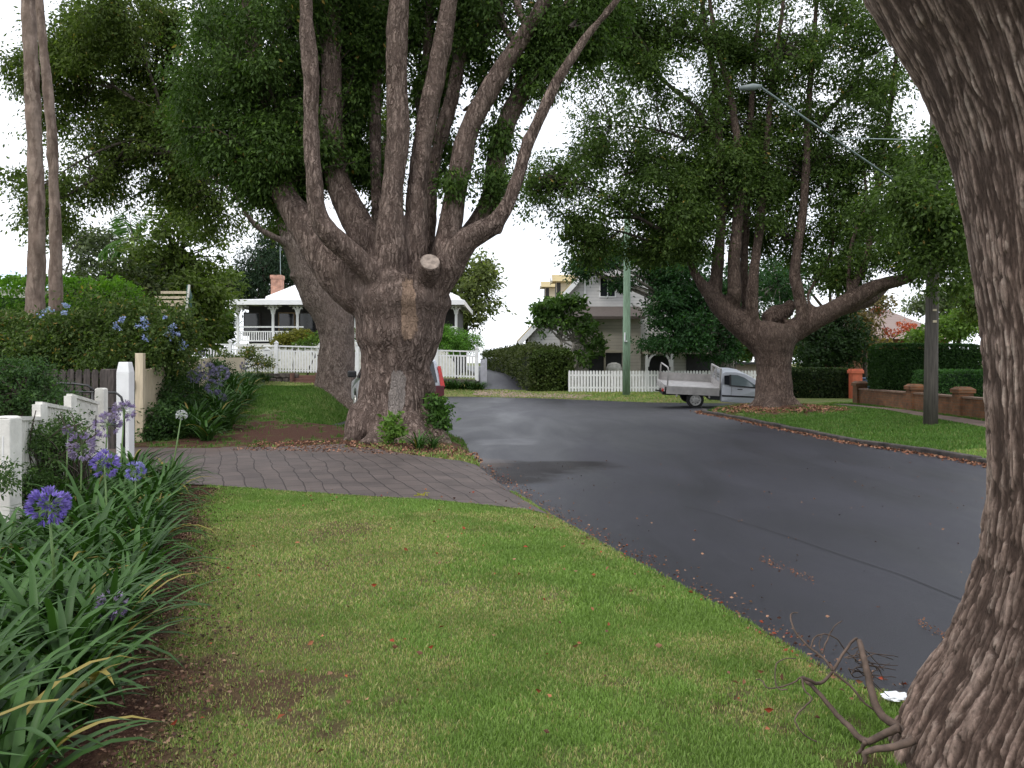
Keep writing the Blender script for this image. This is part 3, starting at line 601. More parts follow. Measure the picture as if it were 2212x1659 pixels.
# ======== second tree behind it ========
t2 = thing('camphor_tree', 'leaning pale-barked tree on the grass bank in front of the white cottage', 'tree', (TREE2[0], TREE2[1], 0.8))
D = 26.3
T2 = [[(722, 905, 130, D), (722, 862, 112, D), (724, 845, 96, D), (726, 800, 80, D), (728, 740, 76, D), (722, 690, 90, D), (700, 640, 100, D), (672, 590, 80, D), (645, 540, 62, D), (622, 480, 48, D), (600, 420, 40, D), (570, 330, 34, D), (530, 220, 28, D), (480, 100, 24, D), (440, -50, 18, D), (410, -200, 12, D)],
      [(728, 830, 70, D - .3), (752, 880, 46, D - .5), (765, 905, 30, D - .6)], [(715, 840, 60, D - .3), (688, 858, 20, D - .5)],
      [(735, 690, 60, D), (770, 630, 50, D + .4), (800, 560, 42, D + .8), (820, 450, 30, D + 1.2), (840, 300, 24, D + 1.5), (850, 100, 18, D + 2)],
      [(655, 600, 50, D), (636, 596, 26, D - .3), (630, 590, 18, D - .4)],
      [(650, 545, 40, D), (605, 518, 17, D - .4), (565, 498, 14, D - .6), (535, 466, 12, D - .8), (515, 430, 9, D - 1), (480, 395, 9, D - 1.2), (455, 378, 11, D - 1.4), (415, 352, 10, D - 1.6), (370, 330, 7, D - 2)],
      [(570, 330, 24, D), (500, 300, 16, D - .8), (440, 285, 12, D - 1.2), (400, 272, 11, D - 1.5), (350, 240, 8, D - 2), (290, 215, 6, D - 2.4), (240, 190, 4, D - 2.6)],
      [(480, 100, 22, D), (530, 60, 30, D - 6), (490, 10, 34, D - 8), (450, -60, 34, D - 9)]]
limbs('trunk', T2[:-1], M['bark_second'], t2, 0.06, 4)
bl = [DB(330, 120, 190, 130, 25, 2.5, 420), DB(250, 60, 160, 90, 24, 2, 240), DB(200, 180, 110, 80, 24.5, 1.5, 120), DB(330, 330, 150, 90, 25, 1.5, 150), DB(160, 330, 90, 110, 24, 1.2, 70), DB(130, 430, 70, 60, 24, 1, 50), DB(420, 430, 110, 80, 25.5, 1.5, 90),
      DB(60, 130, 70, 60, 24.5, 1.0, 60), DB(240, 420, 80, 70, 25, 1, 60), DB(450, 230, 120, 120, 26, 1.5, 190), DB(370, 250, 120, 90, 25.5, 1.5, 130), DB(300, -120, 260, 120, 25, 3, 160), DB(820, 200, 80, 200, 28, 1.5, 160), DB(640, 470, 80, 80, 27.5, 1, 60),
      DB(250, 250, 120, 60, 24.5, 1, 60), DB(75, 240, 50, 80, 24, .8, 20), DB(50, 380, 40, 40, 24, .8, 16), DB(130, 60, 60, 50, 24, 1, 50), DB(380, 400, 90, 60, 25.5, 1, 60), DB(170, 460, 60, 30, 24, .6, 24)]
cr, cl, own = foliage('crown', bl, 42, 0.42, 0.115, GREEN_M, t2, gap=0.45, gs=1.0, mul=1.6, droop=0.6, yellow=0.01)
mb = MB()
for k, r_ in {0: (440, 285, D - 1.2), 1: (350, 240, D - 2), 2: (290, 215, D - 2.4), 3: (415, 352, D - 1.6), 4: (290, 300, D - 2), 5: (220, 380, D - 2), 6: (480, 395, D - 1.2), 7: (180, 170, D - 2.2), 8: (370, 330, D - 2), 9: (530, 220, D), 10: (440, 285, D - 1)}.items():
    spray(mb, P(*r_), cl[own == k], 0.05)
mb.tube([P(370, 330, D - 2), P(290, 300, D - 2), P(220, 380, D - 2), P(150, 340, D - 2)], [.07, .05, .04, .02], 6)
mb.tube([P(240, 190, D - 2.4), P(180, 170, D - 2.2), P(80, 140, D - 2)], [.05, .04, .02], 6)
mb.build('branches', M['twig'], t2, smooth=True)

# ======== spreading tree on the right verge ========
t3 = thing('camphor_tree', 'spreading tree with one long side limb on the far verge beside the parked ute', 'tree', (TREE3[0], TREE3[1], 0.2))
D = 27.3
T3 = [[(1674, 900, 130, D), (1674, 880, 98, D), (1672, 850, 80, D), (1672, 800, 74, D), (1670, 765, 84, D), (1668, 730, 100, D), (1672, 700, 90, D)],
      [(1655, 860, 60, D - .2), (1612, 892, 22, D - .5)], [(1695, 860, 60, D - .2), (1738, 892, 22, D - .5)], [(1672, 860, 60, D - .5), (1664, 900, 50, D - .9)],
      [(1660, 770, 76, D), (1625, 725, 62, D), (1588, 690, 56, D), (1552, 655, 46, D), (1530, 632, 32, D), (1504, 597, 18, D), (1490, 565, 13, D), (1478, 520, 10, D), (1455, 440, 8, D), (1430, 350, 6, D)],
      [(1546, 648, 40, D), (1546, 615, 33, D), (1551, 560, 27, D), (1556, 499, 23, D), (1558, 380, 21, D), (1545, 200, 16, D), (1520, 30, 12, D), (1500, -120, 8, D)],
      [(1590, 660, 36, D - .2), (1587, 630, 33, D - .4), (1585, 572, 27, D - .4), (1590, 511, 26, D - .4), (1596, 440, 24, D - .4), (1600, 380, 22, D - .4), (1580, 220, 17, D - .4), (1545, 80, 12, D - .4), (1520, -100, 8, D - .4)],
      [(1610, 680, 30, D + .2), (1607, 585, 19, D + .2), (1611, 474, 18, D + .2), (1618, 350, 16, D + .2), (1625, 200, 13, D), (1640, 20, 10, D), (1650, -120, 7, D)],
      [(1630, 710, 44, D - .2), (1624, 655, 31, D - .3), (1628, 597, 23, D - .3), (1635, 536, 21, D - .3), (1643, 474, 19, D - .3), (1652, 360, 16, D - .3), (1668, 180, 13, D - .3), (1690, 20, 10, D - .3), (1700, -140, 6, D - .3)],
      [(1650, 690, 50, D + .2), (1673, 680, 46, D + .3), (1700, 670, 34, D + .4), (1712, 650, 18, D + .4)],
      [(1715, 715, 46, D - .2), (1735, 688, 32, D - .3), (1728, 646, 26, D - .3), (1717, 597, 25, D - .3), (1722, 536, 22, D - .3), (1733, 474, 19, D - .3), (1740, 380, 18, D - .3), (1745, 250, 15, D - .3), (1760, 60, 11, D - .3), (1770, -120, 7, D - .3)],
      [(1690, 740, 66, D), (1715, 715, 56, D), (1759, 690, 46, D - .2), (1820, 660, 40, D - .5), (1894, 619, 34, D - .9), (1955, 602, 25, D - 1.2), (1986, 582, 18, D - 1.4), (1990, 545, 11, D - 1.5), (1978, 480, 9, D - 1.6), (1985, 400, 7, D - 1.7), (1990, 300, 5, D - 1.7)],
      [(1760, 700, 30, D + .3), (1796, 680, 22, D + .4), (1870, 656, 18, D + .6), (1906, 631, 14, D + .8), (1930, 600, 10, D + 1)],
      [(1835, 640, 24, D - .5), (1848, 612, 18, D - .4), (1865, 577, 17, D - .3), (1874, 548, 15, D - .3), (1882, 499, 15, D - .2), (1895, 400, 14, D), (1915, 280, 12, D), (1935, 130, 10, D), (1945, -20, 8, D), (1950, -150, 5, D)],
      [(1830, 640, 14, D - .5), (1833, 597, 10, D - .4), (1838, 536, 10, D - .4), (1852, 487, 9, D - .4), (1872, 430, 8, D - .4), (1860, 330, 6, D)],
      [(1770, 680, 20, D - .5), (1745, 640, 10, D), (1790, 560, 9, D + .5), (1800, 480, 8, D + .5), (1780, 360, 6, D)]]
limbs('trunk', T3, M['bark_far'], t3, 0.06, 3)
bl = [DB(1450, 480, 120, 90, D, 1.4, 200), DB(1560, 420, 140, 70, D + .5, 1.6, 200), DB(1240, 440, 90, 90, D - .5, 1.5, 80), DB(1330, 370, 110, 90, D, 1.6, 130), DB(1300, 520, 80, 60, D, 1.2, 70), DB(1400, 220, 160, 110, D, 2, 190), DB(1580, 230, 150, 120, D + .5, 2, 190),
      DB(1740, 330, 130, 100, D + .5, 1.8, 190), DB(1700, 130, 170, 110, D, 2.2, 190), DB(1880, 200, 120, 120, D, 1.8, 120), DB(1480, 70, 170, 90, D, 2.2, 180), DB(1850, 60, 130, 80, D, 2, 110), DB(1980, 430, 100, 90, D - 1.5, 1.2, 150), DB(2030, 560, 70, 60, D - 1.6, 1, 55),
      DB(1840, 470, 110, 70, D + .5, 1.2, 70), DB(1700, 500, 110, 60, D + 1.5, 1.2, 90), DB(1930, 330, 80, 80, D, 1.2, 70), DB(1320, 90, 110, 90, D, 2, 90), DB(1820, 600, 60, 35, D + .2, 0.6, 34), DB(1650, 430, 120, 60, D + 1, 1.3, 120), DB(1200, 400, 50, 60, D, 1, 30), DB(1450, 540, 90, 40, D, 1, 70),
      DB(1600, -120, 350, 120, D, 3, 260), DB(1900, 520, 60, 50, D - 1, .8, 30), DB(1550, 330, 120, 60, D, 1.5, 90), DB(1350, 20, 90, 50, D, 1.5, 60), DB(1965, 425, 60, 46, 19.4, .8, 34), DB(2015, 490, 70, 55, 19.0, .7, 48), DB(1940, 540, 40, 30, 20, .6, 14), DB(2065, 560, 42, 55, 18.8, .5, 22), DB(2045, 630, 30, 26, 19, .4, 7), DB(2040, 360, 50, 70, 19.5, .7, 30), DB(1985, 575, 34, 30, 19.2, .4, 10), DB(1900, 470, 50, 50, 22, .8, 20), DB(2090, 470, 40, 60, 19.5, .5, 20), DB(1760, 420, 100, 60, D, 1.2, 80), DB(1500, 390, 120, 60, D, 1.3, 100)]
cr, cl, own = foliage('crown', bl, 42, 0.42, 0.118, ((0.027, 0.052, 0.011), (0.098, 0.155, 0.033)), t3, gap=0.38, gs=0.9, mul=1.95, droop=0.5, yellow=0.006)
mb = MB()
for k, r_ in {0: (1500, 560, D), 1: (1556, 460, D), 2: (1380, 470, D), 3: (1430, 350, D), 4: (1400, 520, D), 5: (1480, 300, D), 6: (1580, 260, D), 7: (1740, 380, D), 8: (1668, 200, D), 9: (1915, 280, D), 10: (1530, 100, D), 11: (1880, 120, D), 12: (1985, 480, D - 1.6), 13: (1990, 545, D - 1.5),
              14: (1872, 430, D), 15: (1733, 540, D), 16: (1895, 400, D), 17: (1420, 150, D)}.items():
    spray(mb, P(*r_), cl[own == k], 0.05)
for a in ([(1478, 520), (1430, 500), (1380, 470), (1320, 470), (1250, 440)], [(1545, 300), (1500, 230), (1440, 180), (1380, 120), (1330, 40)], [(1558, 420), (1500, 370), (1430, 350), (1340, 380)], [(1740, 300), (1790, 240), (1850, 180), (1880, 60)]):
    mb.tube([P(x_, y_, D) for x_, y_ in a], np.linspace(.1, .03, len(a)), 6)
mb.build('branches', M['twig'], t3, smooth=True)

# ======== foreground trunk on the right ========
t4 = thing('camphor_tree', 'nearest tree trunk with deeply furrowed bark at the right edge, beside the fallen branch', 'tree', (TREE4[0], TREE4[1], 0))
TD = TREE4[1]
edge = [(1965, 1800), (1992, 1720), (2014, 1659), (2048, 1565), (2098, 1475), (2130, 1380), (2165, 1250), (2184, 1100), (2184, 1000), (2179, 900), (2174, 800), (2166, 700), (2154, 620), (2138, 500), (2120, 400), (2100, 300), (2068, 210), (2034, 120), (2002, 60), (1970, 0), (1900, -130), (1850, -300)]
zz = np.array([PZ(e[1], TD) for e in edge]); le = np.array([PX(e[0], TD) for e in edge])
nz_, nt_ = 860, 1100
zg = np.linspace(-0.12, 4.6, nz_); th = np.linspace(0, 2 * math.pi, nt_, endpoint=False)
left = np.interp(zg, zz, le); xc = np.interp(zg, [0, 1.6, 3, 4.6], [2.42, 2.42, 2.25, 2.05]); rad = (xc - left)
TH, ZG = np.meshgrid(th, zg); RR = np.repeat(rad[:, None], nt_, 1)
cx_, cy_ = np.cos(TH), np.sin(TH)
flare = np.exp(-np.clip(ZG, 0, 9) / 0.5)
RR = RR * (1 + 0.10 * (fbm(cx_ * 1.6 + 9, cy_ * 1.6, ZG * 0.6) - 0.5) + 0.25 * flare * (fbm(cx_ * 2.5, cy_ * 2.5 + 4, ZG * 0.3) - 0.5))
# furrowed bark: long interlacing ridges
u0 = TH * 0.72
wa = fbm(cx_ * 3 + 5, cy_ * 3, ZG * 2.2) - 0.5; wb = fbm(cx_ * 9, cy_ * 9, ZG * 6) - 0.5
def ridge(freq, zf, seed, per=None):
    k = round(2 * math.pi * 0.72 * freq); uu = TH / (2 * math.pi) * k + wa * 3.2 * freq / 22 + wb * 1.6
    xi = np.floor(uu); fr = uu - xi
    off = _perm[(((xi.astype(int)) % k) * 131 + seed) & 65535]; off2 = _perm[(((xi.astype(int) + 1) % k) * 131 + seed) & 65535]
    return uu, k
def cyl_noise(kx, zf, seed, ang=1.0):
    x_ = cx_ * kx + seed; y_ = cy_ * kx + wa * 0.9
    return vnoise(x_ + wb * 0.7, y_ + wb * 0.7, ZG * zf + seed + wa * 1.2)
n1 = 1 - np.abs(cyl_noise(33, 5.0, 3) * 2 - 1); n2 = 1 - np.abs(cyl_noise(66, 11, 31) * 2 - 1); n3 = cyl_noise(120, 38, 57); n4 = cyl_noise(230, 90, 7)
fur = np.clip(1 - 1.1 * np.maximum(sstep((n1 - 0.6) / 0.3), 0.8 * sstep((n2 - 0.62) / 0.3)), 0, 1)
plate = vnoise(cx_ * 62 + wb * 2, cy_ * 62, ZG * 19 + 3)      # flakes standing at different depths
hgt = fur * (0.6 + 0.3 * (plate > 0.5) + 0.25 * n3) + 0.14 * n4
RR = RR + (0.009 + 0.008 * np.clip(1.6 - ZG, 0, 1)) * (hgt - 0.6)
Vt = np.stack([xc[:, None] + RR * cx_, TD + RR * cy_ * 0.95, ZG], -1).reshape(-1, 3)
ii = np.arange(nz_ * nt_).reshape(nz_, nt_); jj = np.roll(ii, -1, 1)
Ft = np.stack([ii[:-1], jj[:-1], jj[1:], ii[1:]], -1).reshape(-1, 4)
tone = np.clip(hgt, 0, 1.2)[..., None]; warm = fbm(cx_ * 5, cy_ * 5, ZG * 3)[..., None]; lich = (cyl_noise(50, 22, 90) > 0.66)[..., None] * (fur[..., None] > 0.75)
cb_ = np.array([0.14, 0.095, 0.078]) * (1 - tone) + (np.array([0.31, 0.225, 0.185]) * (1 - warm) + np.array([0.38, 0.295, 0.255]) * warm) * tone
cb_ = cb_ * (0.75 + 0.5 * n3[..., None]) * np.clip(.6 + .55 * hgt, .5, 1.15)[..., None] + lich * np.array([0.10, 0.095, 0.085])
cb_ = cb_ * (0.72 + 0.56 * fbm(cx_ * 2.2 + 3, cy_ * 2.2, ZG * 1.3))[..., None]
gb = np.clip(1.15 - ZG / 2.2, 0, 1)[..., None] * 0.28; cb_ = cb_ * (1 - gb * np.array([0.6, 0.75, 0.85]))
bm4, n, b, o = newmat('furrowed_bark'); a_ = n.nodes.new('ShaderNodeAttribute'); a_.attribute_name = 'tint'
v = coords(n, (1, 1, 0.35)); c = mixc(n, 1.0, a_.outputs['Color'], ramp(n, noise(n, v, 60, 8, 0.6, 0.75), [(0.3, 0.5), (0.5, 1.0), (0.7, 1.55)]), 'MULTIPLY')
n.links.new(c, b.inputs['Base Color']); b.inputs['Roughness'].default_value = 0.92; b.inputs['Specular IOR Level'].default_value = 0.15
bump(n, b, noise(n, v, 110, 8, 0.4, 0.75), 1.0, 0.02)
mk('trunk', Vt, Ft, bm4, t4, np.clip(cb_, 0, 1).reshape(-1, 3), True)
mb = MB()
mb.tube([(1.9, 3, 4.4), (1.5, 3.1, 5.6), (1.0, 3.4, 7.2), (0.4, 3.6, 9)], [.72, .42, .28, .14], 14); mb.tube([(2.1, 3, 4.3), (2.6, 2.8, 5.8), (3.0, 2.3, 7.5), (3.3, 2, 9.5)], [.68, .4, .28, .14], 14)
mb.build('limbs', M['bark_limb'], t4, smooth=True)
foliage('crown', [((0.6, 2.2, 10.5), (2.2, 2.2, 1.2), 90), ((3.6, 1.6, 10.8), (2.2, 2.2, 1.2), 90)], 26, 0.4, 0.14, GREEN_D, t4)
# hanging leaves of this tree seen beside its trunk far above are left to the crown

# ======== two slim tall trunks on the left ========
for (lab, pts, dd) in (('paler and thicker of the two slim tall trunks standing behind the flowering hedge', [(75, 700, 44), (77, 600, 36), (80, 500, 34), (78, 400, 33), (74, 300, 34), (70, 200, 32), (66, 100, 30), (60, 0, 28), (52, -150, 25), (45, -330, 20), (40, -480, 12)], 19.5),
                       ('darker slimmer trunk of the two slim tall trunks standing behind the flowering hedge', [(121, 710, 30), (121, 600, 27), (120, 500, 25), (116, 400, 23), (112, 300, 22), (104, 200, 21), (94, 100, 20), (84, 0, 19), (74, -150, 17), (70, -330, 13), (66, -460, 8)], 20.5)):
    t = thing('gum_tree', lab, 'tree', P(pts[0][0], 800, dd)); t.location.z = h1(t.location.x, t.location.y)
    limbs('trunk', [[(pts[0][0], 850, pts[0][2] * 1.15, dd)] + [(*q, dd) for q in pts]], M['bark_smooth'], t, 0.035, 2, knob=0.05)
    foliage('crown', [(P(pts[-1][0], pts[-1][1], dd), (1.6, 1.6, 0.9), 60)], 20, 0.35, 0.16, OLIVE, t)

# ---------------- generic background tree ----------------
def bgtree(name, label, base, trunk_r, blobs, per, cr, ls, pal, bark='twig', gap=0.42, group=None, droop=0.3, gs=0.6, width=0.5, cat='tree', yellow=0, stems=None, m=None, var=.35):
    bz = h1(base[0], base[1]); t = thing(name, label, cat, (base[0], base[1], bz), group=group)
    cr_, cl, own = foliage('crown', blobs, per, cr, ls, pal, t, gap=gap, gs=gs, droop=droop, width=width, yellow=yellow, m=m, var=var, warp=.35)
    mb = MB(); root = Vector((base[0], base[1], bz - 0.1))
    cen = Vector(np.mean([np.array(b[0]) for b in blobs], 0)); top = root.lerp(cen, 0.55); top.x = root.x * .6 + cen.x * .4; top.y = root.y * .6 + cen.y * .4
    if stems is None: stems = [top]
    for s in stems:
        mb.tube([root, root.lerp(Vector(s), 0.5) + Vector((random.uniform(-.08, .08), 0, 0)), Vector(s)], [trunk_r * 1.2, trunk_r, trunk_r * .7], 8)
        for b in blobs:
            c0 = Vector(b[0]); mb.tube([Vector(s), Vector(s).lerp(c0, .5) + Vector((0, 0, .1)), c0], [trunk_r * .6, trunk_r * .4, trunk_r * .15], 6)
    for k in range(len(blobs)): twigs(mb, blobs[k][0], cl[own == k][::3], trunk_r * 0.16 + .008, 3)
    mb.build('trunk', M[bark], t, smooth=True); return t
# left background
bgtree('tree', 'bushy mid-green tree behind the cream slatted pergola', (PX(400, 34), 34), .22, [DB(380, 560, 100, 110, 34, 1.8, 230), DB(420, 640, 60, 80, 33, 1.5, 170), DB(330, 620, 60, 80, 34, 1.5, 110), DB(440, 690, 40, 70, 33, 1.0, 110), DB(395, 460, 70, 60, 34.5, 1.3, 60)], 26, .5, .2, GREEN_M, gap=.33)
bgtree('tree', 'olive round-headed tree left of the cottage verandah', (PX(455, 54), 54), .2, [DB(460, 625, 50, 42, 56, 1.5, 110), DB(495, 612, 32, 30, 56.5, 1.2, 50), DB(465, 700, 26, 50, 52, .8, 90), DB(430, 690, 40, 60, 50, 1, 70)], 24, .5, .24, ((0.05, 0.085, 0.02), (0.13, 0.18, 0.04)), gap=.33)
bgtree('conifer', 'dark feathery conifer standing behind the brick chimney', (PX(560, 62), 62), .3, [DB(560, 590, 60, 70, 62, 2.5, 190), DB(610, 570, 60, 60, 63, 2, 150), DB(520, 620, 40, 50, 61, 2, 90), DB(640, 600, 50, 50, 62, 2, 100), DB(590, 520, 50, 40, 63, 2, 60)], 26, .75, .3, ((0.012, 0.028, 0.014), (0.03, 0.055, 0.028)), gap=.3, droop=.9, width=.3)
bgtree('tree', 'thin grey-green tree far behind the two slim trunks, at the left edge', (PX(100, 44), 44), .16, [DB(70, 560, 45, 40, 44, 1.2, 40), DB(160, 540, 60, 50, 44, 1.5, 70), DB(130, 580, 60, 40, 44, 1.3, 60), DB(40, 600, 30, 22, 44, 1, 18), DB(225, 550, 60, 60, 45, 1.4, 80)], 20, .5, .22, GREY_G, bark='bark_pale', gap=.42)
bgtree('tree', 'dense dark shrubby tree around the foot of the tall palm', (PX(260, 31), 31), .14, [DB(250, 640, 90, 60, 31, 1.5, 190), DB(330, 690, 60, 50, 30, 1.2, 110), DB(180, 660, 60, 40, 31, 1.2, 80), DB(290, 600, 60, 40, 32, 1.2, 80)], 24, .4, .18, ((0.02, 0.04, 0.014), (0.075, 0.09, 0.03)), gap=.3)
bgtree('tree', 'mid-green foliage mass low behind the beige outbuilding', (PX(1640, 58), 58), .2, [DB(1640, 735, 70, 40, 58, 2, 150), DB(1720, 720, 60, 60, 60, 2, 120), DB(1590, 740, 40, 40, 58, 1.5, 70)], 26, .6, .28, GREEN_M, gap=.3)
bgtree('shrub', 'dense green shrub at the left end of the cottage verandah', (PX(455, 51), 51), .1, [DB(462, 700, 30, 60, 51.5, 1, 130), DB(440, 740, 40, 30, 50.5, 1, 80), DB(490, 690, 14, 50, 53, .8, 50)], 24, .4, .2, ((0.04, 0.09, 0.015), (0.12, 0.22, 0.035)), gap=.2, cat='shrub')
# palm
pt = thing('palm_tree', 'slender palm with a green crownshaft and drooping fronds beyond the left hedge', 'palm', (PX(287, 36), 36, 1.0))
mb = MB(); mb.tube([P(290, 760, 36), P(290, 640, 36), P(288, 600, 36)], [.14, .12, .12], 10); mb.build('trunk', M['bark_pale'], pt, smooth=True)
mb = MB(); mb.tube([P(288, 600, 36), P(287, 560, 36), P(287, 520, 36)], [.13, .12, .07], 10); mb.build('crownshaft', plain('palm_crownshaft', (0.25, 0.36, 0.09), 0.5, .15), pt, smooth=True)
def frond(name, base, vec, L, curl, parent, pal, nl=26, ll=.55):
    pts = []; q = Vector(base); d = Vector(vec).normalized()
    for i in range(12): pts.append(q.copy()); q = q + d * L / 11; d = (d + Vector((0, 0, -curl / 11))).normalized()
    mb = MB(); mb.tube(pts, [.03 * (1 - i / 13) for i in range(12)], 5); cs = [];ds = []; sz = []
    for i in range(nl):
        u = 0.12 + 0.86 * i / nl; k = u * 11; a = int(k); pp = pts[a].lerp(pts[min(a + 1, 11)], k - a); t_ = (pts[min(a + 1, 11)] - pts[a]).normalized()
        sdv = t_.cross(Vector((0, 0, 1))).normalized()
        for sg in (-1, 1):
            dv = (sdv * sg + t_ * .5 + Vector((0, 0, -.55 - random.random() * .5))).normalized(); l_ = ll * math.sin(math.pi * (u * .85 + .12)); cs.append(pp + dv * l_ / 2); ds.append(dv); sz.append(l_)
    o = mb.build(name, M['twig'], parent)
    cc = np.array(pal[0]) + rng.random((len(cs), 1)) * (np.array(pal[1]) - np.array(pal[0]))
    leaves('leaflets', np.array([c[:] for c in cs]), np.array(sz), np.array([d[:] for d in ds]), cc, M['leaf'], o, width=.11)
for (vx, vz, cl_, L_) in ((-1, .5, 2.6, 1.9), (-.5, 1.2, .9, 1.9), (.25, 1.3, 1.6, 1.6), (.9, .7, 2.6, 1.8), (1, .1, 2.6, 1.5), (-1, -.1, 2.3, 1.4), (-.3, 1.6, .3, 1.7)):
    frond('frond', P(287, 522, 36), (vx, random.uniform(-.4, .4), vz), L_, cl_, pt, ((0.05, 0.12, 0.03), (0.14, 0.24, 0.07)), 30, .8)
# right of main tree
bgtree('tree', 'yellow-green tree behind the right end of the cottage', (PX(1000, 62), 62), .3, [DB(1010, 610, 55, 45, 62, 2, 130), DB(1040, 570, 30, 25, 62, 1.4, 30), DB(1000, 670, 50, 45, 61, 2, 90), DB(1050, 640, 25, 50, 62, 1.4, 40), DB(970, 580, 50, 50, 63, 2, 80)], 22, .7, .3, ((0.06, 0.085, 0.025), (0.16, 0.19, 0.06)), gap=.36)
# poinciana-like layered tree
fl = [DB(1300, 560, 65, 22, 42, 2, 90), DB(1430, 590, 66, 28, 42, 2, 105), DB(1425, 650, 50, 24, 41.5, 1.5, 80), DB(1500, 620, 80, 50, 42, 2, 130), DB(1475, 690, 66, 24, 41.5, 1.6, 100), DB(1430, 738, 44, 14, 41, 1.2, 50), DB(1495, 730, 60, 22, 41, 1.6, 80), DB(1570, 700, 60, 60, 42.5, 1.8, 120), DB(1600, 620, 60, 60, 43, 2, 100), DB(1350, 612, 26, 14, 42, 1, 22), DB(1440, 560, 120, 30, 43, 2, 100), DB(1250, 575, 30, 20, 42, 1.2, 35), DB(1680, 610, 60, 60, 44, 2, 80), DB(1560, 765, 50, 14, 42, 1, 36)]
st_ = [P(1520, 700, 43), P(1585, 700, 43.5), P(1560, 720, 42.5)]
bgtree('shade_tree', 'dark layered shade tree with fine leaves in front of the two-storey house', (PX(1568, 43), 43), .2, fl, 34, .5, .2, TEAL, bark='bark_pale', gap=.3, droop=.1, width=.4, stems=st_, gs=.8)
bgtree('small_tree', 'small bare-stemmed frangipani tree with leafy tips at the corner of the ivy hedge', (PX(1222, 44), 44), .1, [DB(1180, 665, 30, 24, 44, .8, 46), DB(1225, 650, 38, 22, 44, .8, 56), DB(1215, 690, 40, 24, 44, .8, 46), DB(1270, 710, 30, 30, 44, .7, 40), DB(1170, 700, 18, 22, 44, .6, 16), DB(1290, 745, 22, 18, 44, .6, 18), DB(1260, 770, 20, 20, 44, .6, 16)], 15, .3, .26, ((0.035, 0.075, 0.018), (0.10, 0.18, 0.04)), bark='bark_pale', gap=.3, stems=[P(1212, 735, 44), P(1240, 740, 44), P(1262, 745, 44)], width=.5)
bgtree('shrub', 'very dark rounded evergreen shrub behind the orange gate pillar', (PX(1790, 40), 40), .15, [DB(1775, 740, 50, 50, 40, 1.5, 190), DB(1810, 700, 40, 40, 40, 1.3, 110), DB(1830, 750, 40, 50, 40, 1.3, 130), DB(1750, 770, 40, 40, 40, 1.3, 90)], 24, .35, .17, ((0.012, 0.028, 0.010), (0.03, 0.06, 0.018)), gap=.25, cat='shrub')
bgtree('shrub', 'russet and olive shrub with orange blooms behind the tall clipped hedge', (PX(1870, 41), 41), .12, [DB(1860, 700, 40, 30, 41, 1.2, 80), DB(1840, 665, 30, 25, 41, 1, 40), DB(1890, 660, 40, 30, 42, 1, 50), DB(1870, 730, 50, 24, 40.5, 1, 60)], 20, .35, .17, ((0.06, 0.07, 0.03), (0.22, 0.15, 0.08)), gap=.33, cat='shrub', yellow=.12)
ob = thing('flowering_shrub', 'spray of orange-red blooms rising beside the grey tiled roof', 'shrub', (PX(1925, 43), 43, .2))
foliage('blooms', [DB(1925, 718, 22, 14, 43, .5, 34), DB(1960, 708, 26, 14, 43, .5, 34), DB(1893, 670, 20, 12, 43, .4, 20), DB(1868, 728, 14, 12, 40.2, .4, 20)], 14, .2, .12, ((0.35, 0.05, 0.03), (0.6, 0.14, 0.05)), ob, M['petal'])
mb = MB(); mb.tube([(ob.location.x, 43, .1), P(1925, 730, 43)], [.08, .03], 6); twigs(mb, P(1925, 740, 43), [P(1960, 708, 43), P(1893, 670, 43), P(1868, 728, 41)], .03); mb.build('stems', M['twig'], ob)
bgtree('shrub', 'bright yellow-green shrub above the tall clipped hedge', (PX(2060, 36), 36), .12, [DB(2060, 705, 50, 28, 36, 1.2, 100), DB(2100, 680, 36, 40, 36, 1.2, 80), DB(1985, 728, 40, 14, 36, 1, 50), DB(2110, 640, 30, 50, 37, 1, 60)], 22, .35, .17, GREEN_L, gap=.3, cat='shrub')
bgtree('gum_tree', 'airy grey-green gum tree on the skyline behind the tiled roof', (PX(2040, 75), 75), .25, [DB(2030, 640, 45, 30, 75, 2, 70), DB(2075, 625, 40, 25, 75, 2, 60), DB(1985, 660, 25, 16, 75, 1.5, 30), DB(2060, 680, 40, 30, 75, 2, 40)], 18, .8, .35, GREY_G, bark='twig', gap=.42)
bgtree('tree', 'leafy tree overhanging the low right-hand hedge next to the big trunk', (PX(2140, 24), 24), .16, [DB(2105, 640, 28, 60, 24, .8, 60), DB(2110, 560, 40, 40, 24, .8, 60), DB(2150, 620, 50, 80, 24, 1, 110)], 20, .3, .13, GREEN_M, gap=.3)
bgtree('tree', 'pale leafy tree filling the gap behind the side limb of the spreading tree', (PX(1800, 50), 50), .2, [DB(1790, 560, 90, 60, 50, 2, 90), DB(1850, 520, 80, 60, 50, 2, 70), DB(1720, 600, 60, 50, 50, 2, 80), DB(1660, 640, 50, 60, 51, 2, 80), DB(1920, 480, 60, 60, 50, 2, 40)], 20, .6, .24, ((0.03, 0.065, 0.03), (0.09, 0.14, 0.06)), gap=.4)

